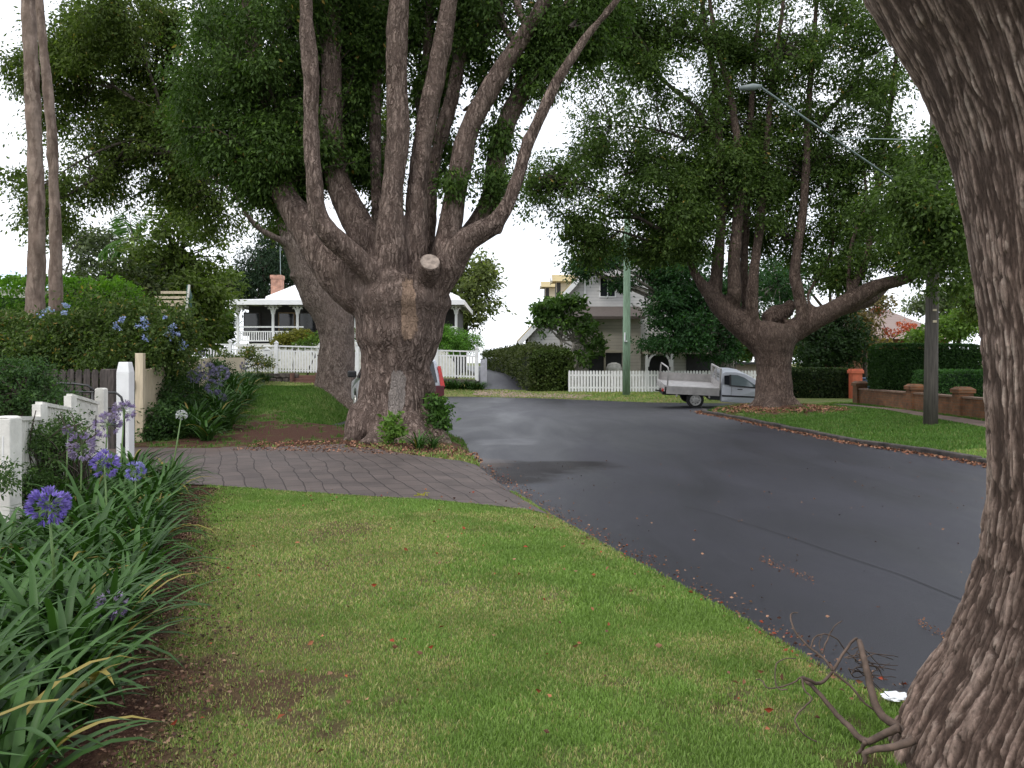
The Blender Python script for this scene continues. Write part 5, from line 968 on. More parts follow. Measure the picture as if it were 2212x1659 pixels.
# metal gate
mg = MB(); gd = 13.1
for pts in ([(100, 828), (160, 829), (190, 833), (205, 845)], [(130, 846), (200, 847), (250, 848), (262, 858), (268, 880), (268, 1000)], [(120, 880), (268, 882)], [(110, 985), (268, 990)], [(150, 846), (150, 985)], [(200, 847), (200, 987)]): mg.tube([P(a, b_, gd) for a, b_ in pts], .018, 8)
mgt = thing('metal_gate', 'curved black tubular gate at the driveway entrance', 'gate', (PX(200, gd), gd, 0)); mg.build('frame', M['black'], mgt, smooth=True)
mb = MB(); mb.box(P(270, 876, gd), (.12, .05, .04)); mb.build('latch', M['black'], mgt)
# dark picket gate behind
dg = thing('picket_gate', 'weathered dark grey picket gate behind the black metal gate', 'gate', (PX(160, 15), 15, 0)); mb = MB()
for i in range(9):
    px = 84 + i * 17.5; x = PX(px, 15); t_ = PZ(797 + (i % 2) * 1.5, 15); mb.prism([(x - .055, .12), (x + .055, .12), (x + .055, t_ - .05), (x + .03, t_), (x - .03, t_), (x - .055, t_ - .05)], 14.97, 15.0)
mb.build('pickets', M['darkwood'], dg); mb = MB()
for py in (813, 850, 930): mb.bb(PX(76, 15), PX(240, 15), 15.0, 15.04, PZ(py, 15) - .03, PZ(py, 15) + .03)
mb.build('rail', M['darkwood'], dg); mb = MB(); x = PX(238, 15); mb.bb(x - .11, x + .11, 14.9, 15.1, 0, PZ(797, 15)); mb.build('post', M['darkwood'], dg, bevel=.015)
# cream fence post and palings
cp = MB(); x, y = PX(303, 16.4), 16.4; cp.bb(x - .075, x + .075, y - .06, y + .06, 0, PZ(763, y)); cpo = tag(cp.build('fence_post', M['cream'], bevel=.006), 'tall cream timber post at the start of the cream paling fence', 'post')
mb = MB(); mb.bb(x - .1, x - .07, y - .1, y + .03, PZ(842, y), PZ(822, y)); mb.build('hinge', M['black'], cpo)
pf = thing('paling_fence', 'cream paling fence half hidden by leafy shrubs on the bank', 'fence', (PX(340, 18), 18, .1)); mb = MB(); A = Vector((PX(311, 16.6), 16.6)); B = Vector((PX(530, 31), 31)); k = 120
for i in range(k):
    p = A.lerp(B, i / k); zt_ = 1.42 + h1(p.x, p.y) * .45 + random.uniform(-.01, .01); mb.box((p.x, p.y, zt_ / 2), (.11, .02, zt_), Matrix.Rotation(math.atan2((B - A).y, (B - A).x), 3, 'Z'))
mb.build('palings', M['cream'], pf)
# pergola
pg = thing('pergola', 'cream slatted pergola with a green end board over the flowering hedge', 'pergola', (PX(405, 22), 22, .5)); mb = MB(); x = PX(405, 22); mb.bb(x - .07, x + .07, 21.93, 22.07, .3, PZ(640, 22)); mb.build('post', M['cream'], pg)
for py, xa in ((632, 348), (643, 335), (652, 340), (659, 345), (672, 350)):
    mb = MB(); mb.bb(PX(xa, 22), PX(408, 22), 21.97, 22.03, PZ(py, 22) - .03, PZ(py, 22) + .035); mb.build('slat', M['cream'], pg)
mb = MB(); mb.prism([(PX(407, 21.9), PZ(616, 22)), (PX(414, 21.9), PZ(640, 22)), (PX(412, 21.9), PZ(680, 22)), (PX(403, 21.9), PZ(678, 22))], 21.8, 21.95); mb.build('end_board', M['greenpaint'], pg)
mb = MB(); mb.bar(P(409, 615, 21.75), P(402, 680, 21.75), .04, .05); mb.build('trim', M['white_old'], pg)
foliage('climber', [DB(385, 690, 30, 22, 21.9, .3, 40), DB(400, 735, 12, 50, 21.8, .15, 40), DB(410, 790, 14, 40, 21.6, .15, 30)], 20, .16, .08, ((.05, .08, .03), (.25, .25, .13)), pg, gap=.3)
# white picket fence far side
wf = thing('picket_fence', 'long low white picket fence in front of the two-storey house', 'fence', (PX(1430, 42), 41.8, .1)); mb = MB(); xa, xb, yf = PX(1228, 41.8), PX(1715, 41.8), 41.8; x = xa; i = 0
while x < xb:
    zt_ = 1.24 + .0 * i; zb = .08; mb.prism([(x, zb), (x + .105, zb), (x + .105, zt_ - .05), (x + .052, zt_), (x, zt_ - .05)], yf, yf + .02); x += .148; i += 1
mb.build('pickets', M['white'], wf); mb = MB()
for z in (.4, 1.0): mb.bb(xa, xb, yf + .02, yf + .06, z - .04, z + .04)
mb.build('rail', M['white'], wf)
for k in range(6): mb = MB(); x = xa + .05 + (xb - xa) * k / 5; mb.bb(x - .05, x + .05, yf + .06, yf + .16, 0, 1.15); mb.build('post', M['white'], wf)
# orange gate pillar, blue panel
mb = MB(); x = PX(1848, 34.5); zt_ = PZ(797, 34.5); mb.bb(x - .2, x + .2, 34.3, 34.7, 0, zt_ - .18); mb.bb(x - .25, x + .25, 34.25, 34.75, zt_ - .18, zt_ - .05); mb.bb(x - .22, x + .22, 34.28, 34.72, zt_ - .05, zt_)
tag(mb.build('gate_pillar', M['orange'], bevel=.012), 'bright orange-red painted pillar at the end of the dark low hedge', 'pillar')
mb = MB(); mb.bb(PX(1861, 35), PX(1884, 35), 35, 35.6, .1, PZ(819, 35)); mb.bb(PX(1859, 35), PX(1886, 35), 34.95, 35.65, PZ(819, 35), PZ(816, 35)); tag(mb.build('bin', M['bluebin'], bevel=.02), 'dark blue bin standing just right of the orange pillar', 'bin')
# brick wall
bw = thing('brick_wall', 'low old red-brown brick wall with stepped pillars below the clipped hedges', 'wall', (12.4, 26, .2)); WP = [(PX(1858, 30.2), 30.2), (PX(1976, 26), 26), (PX(2080, 23), 23), (PX(2200, 20.3), 20.3), (PX(2330, 18), 18)]
wm = MB()
for a, b_ in zip(WP, WP[1:]):
    z0 = h1(*a); wm.bar((a[0], a[1], z0 + .2), (b_[0], b_[1], h1(*b_) + .2), .22, .6)
wm.build('wall_body', M['brick'], bw)
cp_ = MB()
for a, b_ in zip(WP, WP[1:]): cp_.bar((a[0], a[1], h1(*a) + .525), (b_[0], b_[1], h1(*b_) + .525), .27, .05)
cp_.build('coping', plain('pale_brown_coping', (.2, .13, .09), .9, .3), bw)
for i, a in enumerate(WP):
    z0 = h1(*a) - .16; s = .19; mb = MB(); mb.box((a[0], a[1], z0 + .38), (s * 2, s * 2, .84)); mb.box((a[0], a[1], z0 + .84), (s * 2 + .08, s * 2 + .08, .09)); mb.add([(a[0] + q * .24, a[1] + r_ * .24, z0 + .885) for q, r_ in ((-1, -1), (1, -1), (1, 1), (-1, 1))] + [(a[0] + q * .14, a[1] + r_ * .14, z0 + .96) for q, r_ in ((-1, -1), (1, -1), (1, 1), (-1, 1))], [(0, 1, 5, 4), (1, 2, 6, 5), (2, 3, 7, 6), (3, 0, 4, 7), (4, 5, 6, 7)]); mb.build('pillar', M['brick'], bw)

# ---------------- poles ----------------
gpo = thing('power_pole', 'green-tinted timber pole in front of the white picket fence', 'pole', (PX(1353, 37.5), 37.5, .05)); mb = MB(); xb = PX(1353, 37.5)
mb.tube([(xb, 37.5, 0), (xb + .01, 37.5, 3), (xb + .03, 37.5, PZ(545, 37.5)), (xb + .06, 37.5, 8.6)], [.175, .165, .15, .135], 16); mb.build('shaft', M['polegreen'], gpo, smooth=True)
mb = MB(); mb.bb(PX(1349, 37.2) , PX(1351.5, 37.2), 37.28, 37.33, PZ(738, 37.3), PZ(718, 37.3)); mb.box(P(1352, 737, 37.3), (.12, .04, .05)); mb.build('marker_strip', M['paper'], gpo)
rp_ = thing('power_pole', 'weathered grey timber pole with a stayed street-light arm on the right verge', 'pole', (PX(2010, 20.3), 20.3, .1)); mb = MB(); xb = PX(2010, 20.3)
mb.tube([(xb, 20.3, 0), (xb + .02, 20.3, 2), (xb + .08, 20.3, 5), (xb + .12, 20.3, 7.6)], [.165, .15, .135, .12], 16); mb.build('shaft', M['polegrey'], rp_, smooth=True)
mb = MB(); A = P(2020, 452, 20.15); B = P(1640, 186, 16.6); mb.tube([A, A.lerp(B, .5), B], [.024, .022, .02], 10); arm = mb.build('lamp_arm', plain('dull_steel', (.13, .17, .17), .5, .15), rp_, smooth=True)
mb = MB(); mb.tube([P(2022, 303, 20.3), P(1812, 298, 18.3)], .011, 8); mb.build('stay_rod', M['galv'], arm)
mb = MB(); mb.tube([B + Vector((.05, 0, 0)), B + Vector((-.12, 0, -.02)), B + Vector((-.38, 0, -.04))], [.03, .07, .04], 12); mb.build('street_light', plain('dull_lamp_housing', (.16, .19, .19), .5, .1), arm, smooth=True)
mb = MB(); mb.bb(xb - .02, xb + .06, 20.12, 20.15, PZ(697, 20.2), PZ(692, 20.2)); mb.bb(xb - .02, xb + .06, 20.12, 20.15, PZ(672, 20.2), PZ(668, 20.2)); mb.build('pole_tag', M['cream'], rp_)

# ---------------- ute ----------------
ute = thing('flatbed_ute', 'silver flatbed ute with a dropped tray side parked in front of the picket fence', 'ute', (PX(1497, 30.6), 30.6, 0.0))
LV = Vector((0, 0, 0))
def wheel(parent, x, y, r=.315, wd=.2, side=-1):
    mb = MB(); mb.lathe((x, y, r), [(r * .62, -wd / 2), (r * .94, -wd / 2), (r, -wd * .35), (r, wd * .35), (r * .94, wd / 2), (r * .62, wd / 2)], 28, 'y'); wl = mb.build('wheel', M['tyre'], parent, smooth=False, local=True)
    mb = MB(); q = side; mb.lathe((x, y + q * (wd / 2), r), [(r * .66, 0), (r * .64, q * .03), (r * .56, q * .03), (r * .48, q * .008), (r * .3, q * .012), (r * .26, q * .035), (r * .1, q * .04), (.001, q * .04)], 24, 'y'); rm_ = mb.build('rim', M['rim'], wl, local=True)
    mb = MB()
    for k in range(8): a = k / 8 * 2 * math.pi; mb.box((x + math.cos(a) * r * .42, y + q * (wd / 2 + .008), r + math.sin(a) * r * .40), (.03, .008, .03))
    mb.build('rim_hole', M['plastic'], rm_, local=True)
for x, s_ in ((0, -1), (0, 1), (2.85, -1), (2.85, 1)): wheel(ute, x, s_ * .73 if s_ < 0 else .73, side=s_)
mb = MB(); mb.bb(-1.15, .86, -.88, .88, .76, .81); mb.build('tray_deck', M['alu'], ute, local=True)
mb = MB(); mb.bb(-1.15, .86, .86, .885, .81, 1.1); mb.bb(-1.15, .86, .885, .9, .83, .86); mb.bb(-1.15, .86, .885, .9, 1.05, 1.08); mb.build('far_side_board', M['alu'], ute, local=True)
mb = MB(); mb.bb(-1.1, .84, -.915, -.89, .52, .79)
for x in (-.8, -.1, .55): mb.bb(x, x + .03, -.93, -.915, .56, .8)
mb.bb(-1.1, .84, -.925, -.915, .52, .55); mb.bb(-1.1, .84, -.925, -.915, .76, .79); mb.build('dropped_side_board', M['alu'], ute, local=True)
mb = MB(); mb.bb(-1.18, -1.15, -.88, .88, .6, .84); mb.bb(-1.2, -1.18, -.2, .88, .66, .8); mb.build('tailboard', M['alu'], ute, local=True)
mb = MB()
for a, b_ in (((.86, -.8, .81), (.86, -.8, 1.5)), ((.86, .8, .81), (.86, .8, 1.5)), ((.86, -.82, 1.5), (.86, .82, 1.5)), ((.86, -.8, 1.0), (.86, .8, 1.0)), ((.86, 0, 1.0), (.86, 0, 1.5))): mb.bar(a, b_, .05, .05)
mb.bb(.85, .87, -.8, .8, .81, 1.0)
for i in range(14): y_ = -.75 + i * .115; mb.bar((.86, y_, 1.0), (.86, y_, 1.5), .008)
for i in range(4): z_ = 1.06 + i * .08; mb.bar((.86, -.8, z_), (.86, .8, z_), .008)
mb.build('headboard', M['alu'], ute, local=True)
mb = MB(); mb.tube([(-1.05, -.8, .81), (-1.05, -.79, 1.38), (-1.06, -.7, 1.47), (-1.08, .7, 1.47), (-1.09, .79, 1.38), (-1.1, .8, .81)], .028, 8); mb.build('rear_rack', M['alu'], ute, smooth=True, local=True)
mb = MB(); mb.bb(-1.0, 2.6, -.5, -.4, .42, .6); mb.bb(-1.0, 2.6, .4, .5, .42, .6); mb.bb(-.5, .6, -.75, .75, .5, .74); mb.bb(-1.15, -.75, -.4, .4, .4, .55); mb.bb(.5, .9, -.78, .78, .35, .7); mb.build('chassis', M['plastic'], ute, local=True)
mb = MB(); mb.bar((-.62, -.86, .72), (-.72, -.86, .42), .02, .07); mb.bar((.42, -.86, .72), (.5, -.86, .42), .02, .06); mb.build('mudguard_stay', M['alu'], ute, local=True)
mb = MB(); mb.bb(-1.22, -1.18, -.8, -.55, .58, .68); mb.build('tail_light', M['redlamp'], ute, local=True)
mb = MB(); mb.bar((-1.15, -.1, .5), (-1.38, -.1, .52), .06, .05); mb.build('tow_bar', M['plastic'], ute, local=True)
wf_ = lambda z: 1.0 if z < .9 else 1.0 - .22 * (z - .9) / .5
mb = MB(); prof = [(.92, .3), (2.4, .26), (2.42, .5), (2.55, .64), (2.85, .7), (3.15, .64), (3.28, .5), (3.3, .26), (3.46, .3), (3.5, .55), (3.44, .74), (3.2, .86), (2.62, .95), (2.2, 1.16), (1.78, 1.36), (1.45, 1.41), (1.05, 1.4), (.94, 1.33), (.9, .9)]
mb.prism(prof, -.86, .86, wfun=wf_); mb.build('cab_body', M['silver'], ute, bevel=.035, local=True)
def sidequad(pts, off, m, name, par):      # a panel lying on the tapered side of the cab
    for s_ in (-1, 1):
        mb = MB(); n_ = len(pts); vs__ = [(x, s_ * (.86 * wf_(z) + off), z) for x, z in pts] + [(x, s_ * (.86 * wf_(z) - .02), z) for x, z in pts]
        mb.add(vs__, [tuple(range(n_))] + [(i, (i + 1) % n_, n_ + (i + 1) % n_, n_ + i) for i in range(n_)]); mb.build(name, m, par, local=True)
sidequad([(1.02, .95), (1.2, .93), (1.2, 1.28), (1.02, 1.26)], .004, M['glassdark'], 'quarter_window', ute)
sidequad([(1.2, .9), (1.27, .9), (1.27, 1.3), (1.2, 1.3)], .006, M['plastic'], 'window_pillar', ute)
sidequad([(1.27, .93), (2.12, .88), (2.2, .93), (1.75, 1.22), (1.5, 1.3), (1.27, 1.3)], .004, M['glass'], 'side_window', ute)
sidequad([(1.27, .9), (2.3, .84), (2.22, .9), (1.27, .94)], .008, M['plastic'], 'window_trim', ute)
sidequad([(.94, .5), (2.38, .5), (2.38, .56), (.94, .56)], .008, M['plastic'], 'side_strip', ute)
sidequad([(1.28, .52), (1.285, .52), (1.285, .9), (1.28, .9)], .003, M['plastic'], 'door_gap', ute)
mb = MB(); mb.add([(2.26, -.62, 1.135), (2.26, .62, 1.135), (1.82, .58, 1.35), (1.82, -.58, 1.35), (2.66, -.7, .955), (2.66, .7, .955)], [(3, 2, 1, 0), (0, 1, 5, 4)]); ws = mb.build('windscreen', M['glassdark'], ute, local=True); ws.location = (.015, 0, .022)
mb = MB(); mb.box((.93, 0, 1.12), (.02, 1.2, .34)); mb.build('rear_window', M['glass'], ute, local=True)
for s_ in (-1, 1):
    mb = MB(); mb.box((2.16, s_ * .95, .97), (.1, .17, .13)); mb.build('mirror', M['plastic'], ute, bevel=.03, local=True)
mb = MB(); mb.bb(3.44, 3.54, -.8, .8, .28, .5); mb.build('bumper', M['silver'], ute, bevel=.03, local=True)
for s_ in (-1, 1): mb = MB(); mb.bb(3.36, 3.47, s_ * .62 - .13, s_ * .62 + .13, .62, .74); mb.build('headlight', M['glass'], ute, bevel=.02, local=True)
mb = MB(); mb.bb(1.5, 1.68, -.865, -.85, .78, .81); mb.build('door_handle', M['plastic'], ute, local=True)
ute.scale = (.97, .97, .97); ute.rotation_euler = (R(6.5), R(2.6), R(-1.0)); ute.location.z = .06; ute.location.x = PX(1497, 31); ute.location.y = 31.4

# ---------------- parked SUV behind the main tree ----------------
suv = thing('parked_suv', 'silver four-wheel-drive wagon parked mostly hidden behind the huge trunk', 'car', (-2.55, 21.0, 0.02), (0, R(-1.5), math.atan2(.957, -.29)))
for x, s_ in ((.75, -1), (.75, 1), (3.4, -1), (3.4, 1)): wheel(suv, x, s_ * .78, r=.36, wd=.22, side=s_)
wf_ = lambda z: 1.0 if z < 1.05 else 1.0 - .2 * (z - 1.05) / .65
mb = MB(); mb.prism([(0, .45), (.3, .4), (.36, .6), (.55, .76), (.95, .76), (1.14, .6), (1.2, .36), (2.95, .36), (3.02, .6), (3.2, .76), (3.6, .76), (3.8, .6), (3.85, .4), (4.3, .42), (4.38, .7), (4.3, .95), (3.3, 1.08), (2.6, 1.62), (2.2, 1.7), (.5, 1.7), (.2, 1.64), (.02, 1.1)], -.9, .9, wfun=wf_); mb.build('body', M['silver'], suv, bevel=.05, local=True)
mb = MB(); mb.add([(.0, -.73, 1.1), (.0, .73, 1.1), (.185, .66, 1.6), (.185, -.66, 1.6)], [(0, 1, 2, 3)]); rw = mb.build('rear_window', M['glassdark'], suv, local=True); rw.location = (-.022, 0, 0)
for s_ in (-1, 1):
    mb = MB(); mb.add([(-.03, s_ * .80, 1.0), (-.03, s_ * .915, 1.0), (.14, s_ * .84, 1.5), (.12, s_ * .76, 1.5), (.12, s_ * .925, 1.02), (.22, s_ * .835, 1.46)], [(0, 1, 2, 3), (1, 4, 5, 2), (0, 3, 2, 5, 4)]); mb.build('tail_light', M['redlamp'], suv, local=True)
mb = MB(); mb.bb(-.035, .02, -.9, .9, .66, 1.02); mb.build('tailgate_panel', M['maroon'], suv, bevel=.02, local=True)
mb = MB(); mb.bb(-.1, .2, -.9, .9, .38, .66); mb.build('bumper', M['plastic'], suv, bevel=.04, local=True)
sidequad2 = [((.5, 1.12), (2.9, 1.1), (2.5, 1.55), (.62, 1.6))]
for s_ in (-1, 1):
    mb = MB(); mb.add([(x, s_ * (.9 * wf_(z) + .006), z) for x, z in ((.5, 1.12), (3.05, 1.1), (2.5, 1.56), (.6, 1.6))], [(0, 1, 2, 3)]); mb.build('side_window', M['glassdark'], suv, local=True)
    mb = MB(); mb.box((2.95, s_ * 1.03, 1.2), (.12, .24, .18)); mb.build('mirror', M['plastic'], suv, bevel=.04, local=True)

# ---------------- agapanthus ----------------
def strap_plant(seed, nl=40, L=.67, wd=.037, spread=1.0):
    r = random.Random(seed); V = []; Fc = []; cc = []
    for i in range(nl):
        az = r.uniform(0, 2 * math.pi); el = r.uniform(.75, 1.45); ln = L * r.uniform(.6, 1.15); w_ = wd * r.uniform(.8, 1.2); bend = r.uniform(1.0, 2.3) * spread
        p = Vector((r.uniform(-.06, .06), r.uniform(-.06, .06), 0)); hd = Vector((math.cos(az), math.sin(az), 0)); a = el; sdv = Vector((-math.sin(az), math.cos(az), 0)); sg = 7; g = r.random()
        colr = [0.02 + .03 * g, 0.052 + .066 * g, 0.010 + .012 * g]
        if r.random() < .012: colr = [.25, .2, .05]
        for k in range(sg + 1):
            u = k / sg; wk = w_ * (1 - u ** 4) * (.55 + .45 * min(1, u * 4)) * .5; upv = Vector((-math.cos(az) * math.sin(a), -math.sin(az) * math.sin(a), math.cos(a)))
            V += [p - sdv * wk + upv * wk * .35, p.copy(), p + sdv * wk + upv * wk * .35]; cc += [colr] * 3
            p = p + (hd * math.cos(a) + Vector((0, 0, math.sin(a)))) * ln / sg; a -= bend / sg * (.5 + u)
        b_ = len(V) - 3 * (sg + 1)
        for k in range(sg):
            o_ = b_ + 3 * k; Fc += [(o_, o_ + 1, o_ + 4, o_ + 3), (o_ + 1, o_ + 2, o_ + 5, o_ + 4)]
    return np.array([v_[:] for v_ in V]), np.array(Fc), np.array(cc)
M['strap'] = tintmat('strap_leaf', .5, .16, .28)
protos = []
for s_ in range(6):
    V_, F_, c_ = strap_plant(s_ + 1); o_ = mk('leaves', V_, F_, M['strap'], None, c_, True); protos.append(o_.data); bpy.data.objects.remove(o_)
def aga(x, y, sc, label, group=None, var=None, z=None, rz=None):
    t = thing('agapanthus', label, 'plant', (x, y, h1(x, y) - .01 if z is None else z), (0, 0, random.uniform(0, 6.28) if rz is None else rz), group)
    o_ = bpy.data.objects.new('leaves', random.choice(protos)); col.objects.link(o_); o_.parent = t; t.scale = (sc, sc, sc * random.uniform(.85, 1.1)); return t
gA = 'agapanthus clumps in the bed beside the near lawn'
cnt = 0; pts_ = []
tries = 0
while cnt < 96 and tries < 5000:
    tries += 1; y = random.uniform(2.6, 10.2); e = float(bed_edge(np.array(y))); x = random.uniform(max(e - 3.0, -1.965 - .305 * y + .1), e - .38)
    if x < -1.965 - .305 * y + .12 and y > 6.5: continue
    if any((x - a) ** 2 + (y - b_) ** 2 < .27 ** 2 for a, b_ in pts_): continue
    pts_.append((x, y)); cnt += 1; aga(x, y, random.uniform(.8, 1.12), 'dark green strap-leaved agapanthus clump in the bed beside the near lawn', gA)
def umbel(t, head, base, r, pal, drop=0, nf=60):
    mb = MB(); A = Vector(base); B = Vector(head); mid = A.lerp(B, .55) + Vector((.02, 0, 0)); mb.tube([A, mid, B], [.009, .008, .006], 6); st_o = mb.build('flower_stalk', plain('green_stalk', (.12, .2, .06), .5), t, smooth=True)
    cs = []; ds = []; sz = []; cl_ = []; tb = MB()
    for i in range(nf):
        v_ = Vector((random.gauss(0, 1), random.gauss(0, 1), random.gauss(.25 - drop, .8))).normalized(); q = B + v_ * r * random.uniform(.62, .8); tb.tube([B, q], .0012, 3, cap=False); c0 = np.array(pal[0]) + random.random() * (np.array(pal[1]) - np.array(pal[0]))
        ax = v_.orthogonal().normalized(); ay = v_.cross(ax)
        for k in range(6):
            a = k * math.pi / 3; dv = (v_ * 1.0 + (ax * math.cos(a) + ay * math.sin(a)) * .55).normalized(); L_ = r * .42; cs.append(q + dv * L_ / 2); ds.append(dv); sz.append(L_); cl_.append(c0 * random.uniform(.8, 1.15))
    leaves('flower_head', np.array([c[:] for c in cs]), np.array(sz), np.array([d_[:] for d_ in ds]), np.array(cl_), M['petal'], t, width=.3); tb.build('flower_stems', st_o.data.materials[0], t)
VI = ((0.13, 0.09, 0.42), (0.30, 0.22, 0.72)); VB = ((0.2, 0.17, 0.55), (0.42, 0.4, 0.85)); VP = ((0.22, 0.16, 0.36), (0.42, 0.34, 0.55)); VW = ((0.45, 0.42, 0.55), (0.7, 0.68, 0.8))
for (px, py, dd, r, pal, lab, drop) in (
    (105, 1092, 4.4, .10, VI, 'largest violet agapanthus bloom, in front of the near white fence post', .1),
    (226, 1003, 6.6, .11, VI, 'deep violet agapanthus bloom just right of the jasmine, at leaf-top height', 0),
    (292, 1018, 7.4, .085, VB, 'compact blue-violet agapanthus bloom at the right edge of the flower group', 0),
    (176, 965, 7.4, .12, VP, 'tall drooping pale violet agapanthus bloom against the jasmine', .3),
    (232, 918, 8.0, .12, VP, 'pale violet agapanthus bloom beside the short white fence post', .1),
    (268, 888, 8.6, .11, VP, 'highest pale violet agapanthus bloom in front of the tall white gate post', .1),
    (242, 1305, 4.3, .075, VP, 'withered hanging agapanthus bloom low at the front of the bed', .9),
    (147, 930, 7.6, .05, VP, 'small violet agapanthus bud above the jasmine', 0),
    (392, 898, 9.2, .062, VW, 'whitish lilac agapanthus bloom on a long thin stalk over the brick driveway', 0)):
    hd = P(px, py, dd); bx = hd.x + random.uniform(-.12, -.02) if px < 380 else hd.x - .18; by = dd + random.uniform(-.1, .15); t = aga(bx, by, .95, lab); z0 = t.location.z; t.rotation_euler = (0, 0, 0); t.scale = (1, 1, 1)
    umbel(t, hd, (bx, by, z0), r, pal, drop, 44 if dd > 6 else 60)
# second bed along the cream fence
gB = 'agapanthus clumps along the cream paling fence'
for i in range(46):
    y = 16.3 + 11.5 * (i / 46) + random.uniform(-.3, .3); bx = np.interp(y, [16.5, 31], [PX(311, 16.6), PX(530, 31)]); x = bx + random.uniform(.25, 1.45) * (1 if y < 24 else .7); aga(x, y, random.uniform(1.0, 1.45), 'dark agapanthus clump on the bank along the cream paling fence', gB)
bgtree('shrub', 'dark leafy shrub at the foot of the cream paling fence beside the driveway', (PX(345, 16.9), 16.9), .04, [DB(345, 905, 36, 40, 16.7, .4, 70), DB(375, 870, 50, 50, 18, .5, 110), DB(330, 930, 24, 20, 16.5, .3, 30), DB(400, 830, 50, 40, 20, .5, 100), DB(350, 810, 50, 60, 18.5, .4, 110), DB(470, 800, 40, 30, 24, .5, 60)], 24, .18, .075, ((0.02, 0.05, 0.015), (0.06, 0.12, 0.03)), cat='shrub', gap=.2, gs=2)
labs = ['large faded mauve agapanthus bloom leftmost in the cluster by the cream fence', 'upper mauve agapanthus bloom in the cluster by the cream fence', 'rightmost mauve agapanthus bloom in the cluster by the cream fence', 'lower mauve agapanthus bloom in the cluster by the cream fence', 'small low mauve agapanthus bloom beneath the cluster by the cream fence', 'tiny mauve agapanthus bloom in front of the cottage fence slats', 'dark violet agapanthus bloom just above the cluster by the cream fence']
for (px, py, dd, r), lab in zip(((418, 812, 18.5, .16), (445, 800, 19.5, .2), (478, 806, 20, .19), (462, 835, 18.8, .18), (480, 858, 19.5, .1), (527, 790, 27, .13), (435, 765, 22, .1)), labs):
    hd = P(px, py, dd); t = aga(hd.x - .1, dd + .1, 1.0, lab); t.rotation_euler = (0, 0, 0); t.scale = (1, 1, 1); umbel(t, hd, (hd.x - .1, dd + .1, t.location.z), r, ((0.16, 0.14, 0.3), (0.3, 0.27, 0.48)), .2, 40)
# strap plants at the foot of the main tree and by the cottage fence
for (px, py, dd, sc, lab) in ((905, 975, 14.5, .75, 'bright strap-leaved clump at the foot of the huge trunk'), (935, 978, 14.7, .6, 'smaller strap-leaved clump by the right root of the huge trunk')):
    t = aga(PX(px, dd), dd, sc, lab)
gC = 'yellow-green lily clumps below the cottage fence'
for px in list(range(955, 1036, 8)) + [1040]:
    aga(PX(px, 42), 42 + random.uniform(-.15, .15), 1.1, 'yellow-green lily clump below the right end of the cottage fence', gC)
gD = 'lily clumps below the left part of the cottage fence'
for px in range(515, 585, 9): aga(PX(px, 42.3), 42.3, 1.0, 'green lily clump in front of the stone wall left of the steps', gD)
bgtree('shrub', 'light green leafy seedling in front of the huge trunk', (PX(845, 14.9), 14.9), .015, [DB(845, 912, 22, 26, 14.9, .15, 22), DB(858, 935, 16, 16, 14.9, .12, 12), DB(838, 945, 12, 20, 14.9, .1, 10)], 12, .1, .1, ((0.08, 0.15, 0.03), (0.18, 0.3, 0.06)), cat='seedling', gap=-1, width=.5)
bgtree('shrub', 'leafy green shoot growing at the right side of the huge trunk', (PX(945, 16.0), 16.0), .03, [DB(945, 880, 24, 30, 16.0, .2, 40), DB(955, 905, 20, 18, 15.9, .2, 24), DB(940, 920, 20, 20, 15.8, .2, 20)], 16, .13, .1, ((0.03, 0.07, 0.015), (0.10, 0.2, 0.04)), cat='shrub', gap=-1)

# ---------------- grass ----------------
def blades(n, xr, yr, hgt, wid, name, label_kind='stuff', dens=None):
    x = rng.uniform(*xr, n); y = rng.uniform(*yr, n)
    if dens is not None:      # keep only what the view can hold, with a margin
        k = dens(x, y); x = x[k]; y = y[k]
    sd = sdist(x, y); so2, dr2 = cover(x, y); keep = (sd > -.03) & (rng.random(len(x)) > so2 * 1.02) & (sdist(x, y, DRIVE) > -.015) & (sdist(x, y, PATH) > .02)
    x, y, dr2, sd = x[keep], y[keep], dr2[keep], sd[keep]; N = len(x); z = np.maximum(H(x, y), 0.002)
    hh = hgt * rng.uniform(.5, 1.3, N) * (1 - .35 * dr2); w_ = wid * rng.uniform(.7, 1.3, N); az = rng.uniform(0, 2 * math.pi, N); la = rng.uniform(0, 2 * math.pi, N); le_ = rng.uniform(.1, .9, N) * hh
    sx, sy = np.cos(az) * w_ / 2, np.sin(az) * w_ / 2; tx, ty = np.cos(la) * le_, np.sin(la) * le_
    b1 = np.stack([x - sx, y - sy, z - .004], -1); b2 = np.stack([x + sx, y + sy, z - .004], -1)
    m1 = np.stack([x - sx * .8 + tx * .35, y - sy * .8 + ty * .35, z + hh * .6], -1); m2 = np.stack([x + sx * .8 + tx * .35, y + sy * .8 + ty * .35, z + hh * .6], -1); tp = np.stack([x + tx, y + ty, z + hh], -1)
    V = np.stack([b1, b2, m2, m1, tp], 1).reshape(-1, 3); i = np.arange(N) * 5
    Fc = np.concatenate([np.stack([i, i + 1, i + 2], -1), np.stack([i, i + 2, i + 3], -1), np.stack([i + 3, i + 2, i + 4], -1)])
    g = rng.random((N, 1)); gr = np.array([.115, .19, .040]) * (1 - g) + np.array([.245, .355, .095]) * g
    dc = np.array([.30, .27, .11]) * (1 - g) + np.array([.50, .44, .22]) * g; isd = (rng.random(N) < dr2 * .5)[:, None]; cc = np.where(isd, dc, gr) * (1 + (fbm(x * 3, y * 3)[:, None] - .5) * .5)
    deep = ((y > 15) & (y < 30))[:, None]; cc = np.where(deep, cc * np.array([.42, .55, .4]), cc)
    o_ = mk(name, V, Fc, M['grass'], None, np.repeat(cc, 5, 0)); return tag(o_, None, None, kind='stuff')
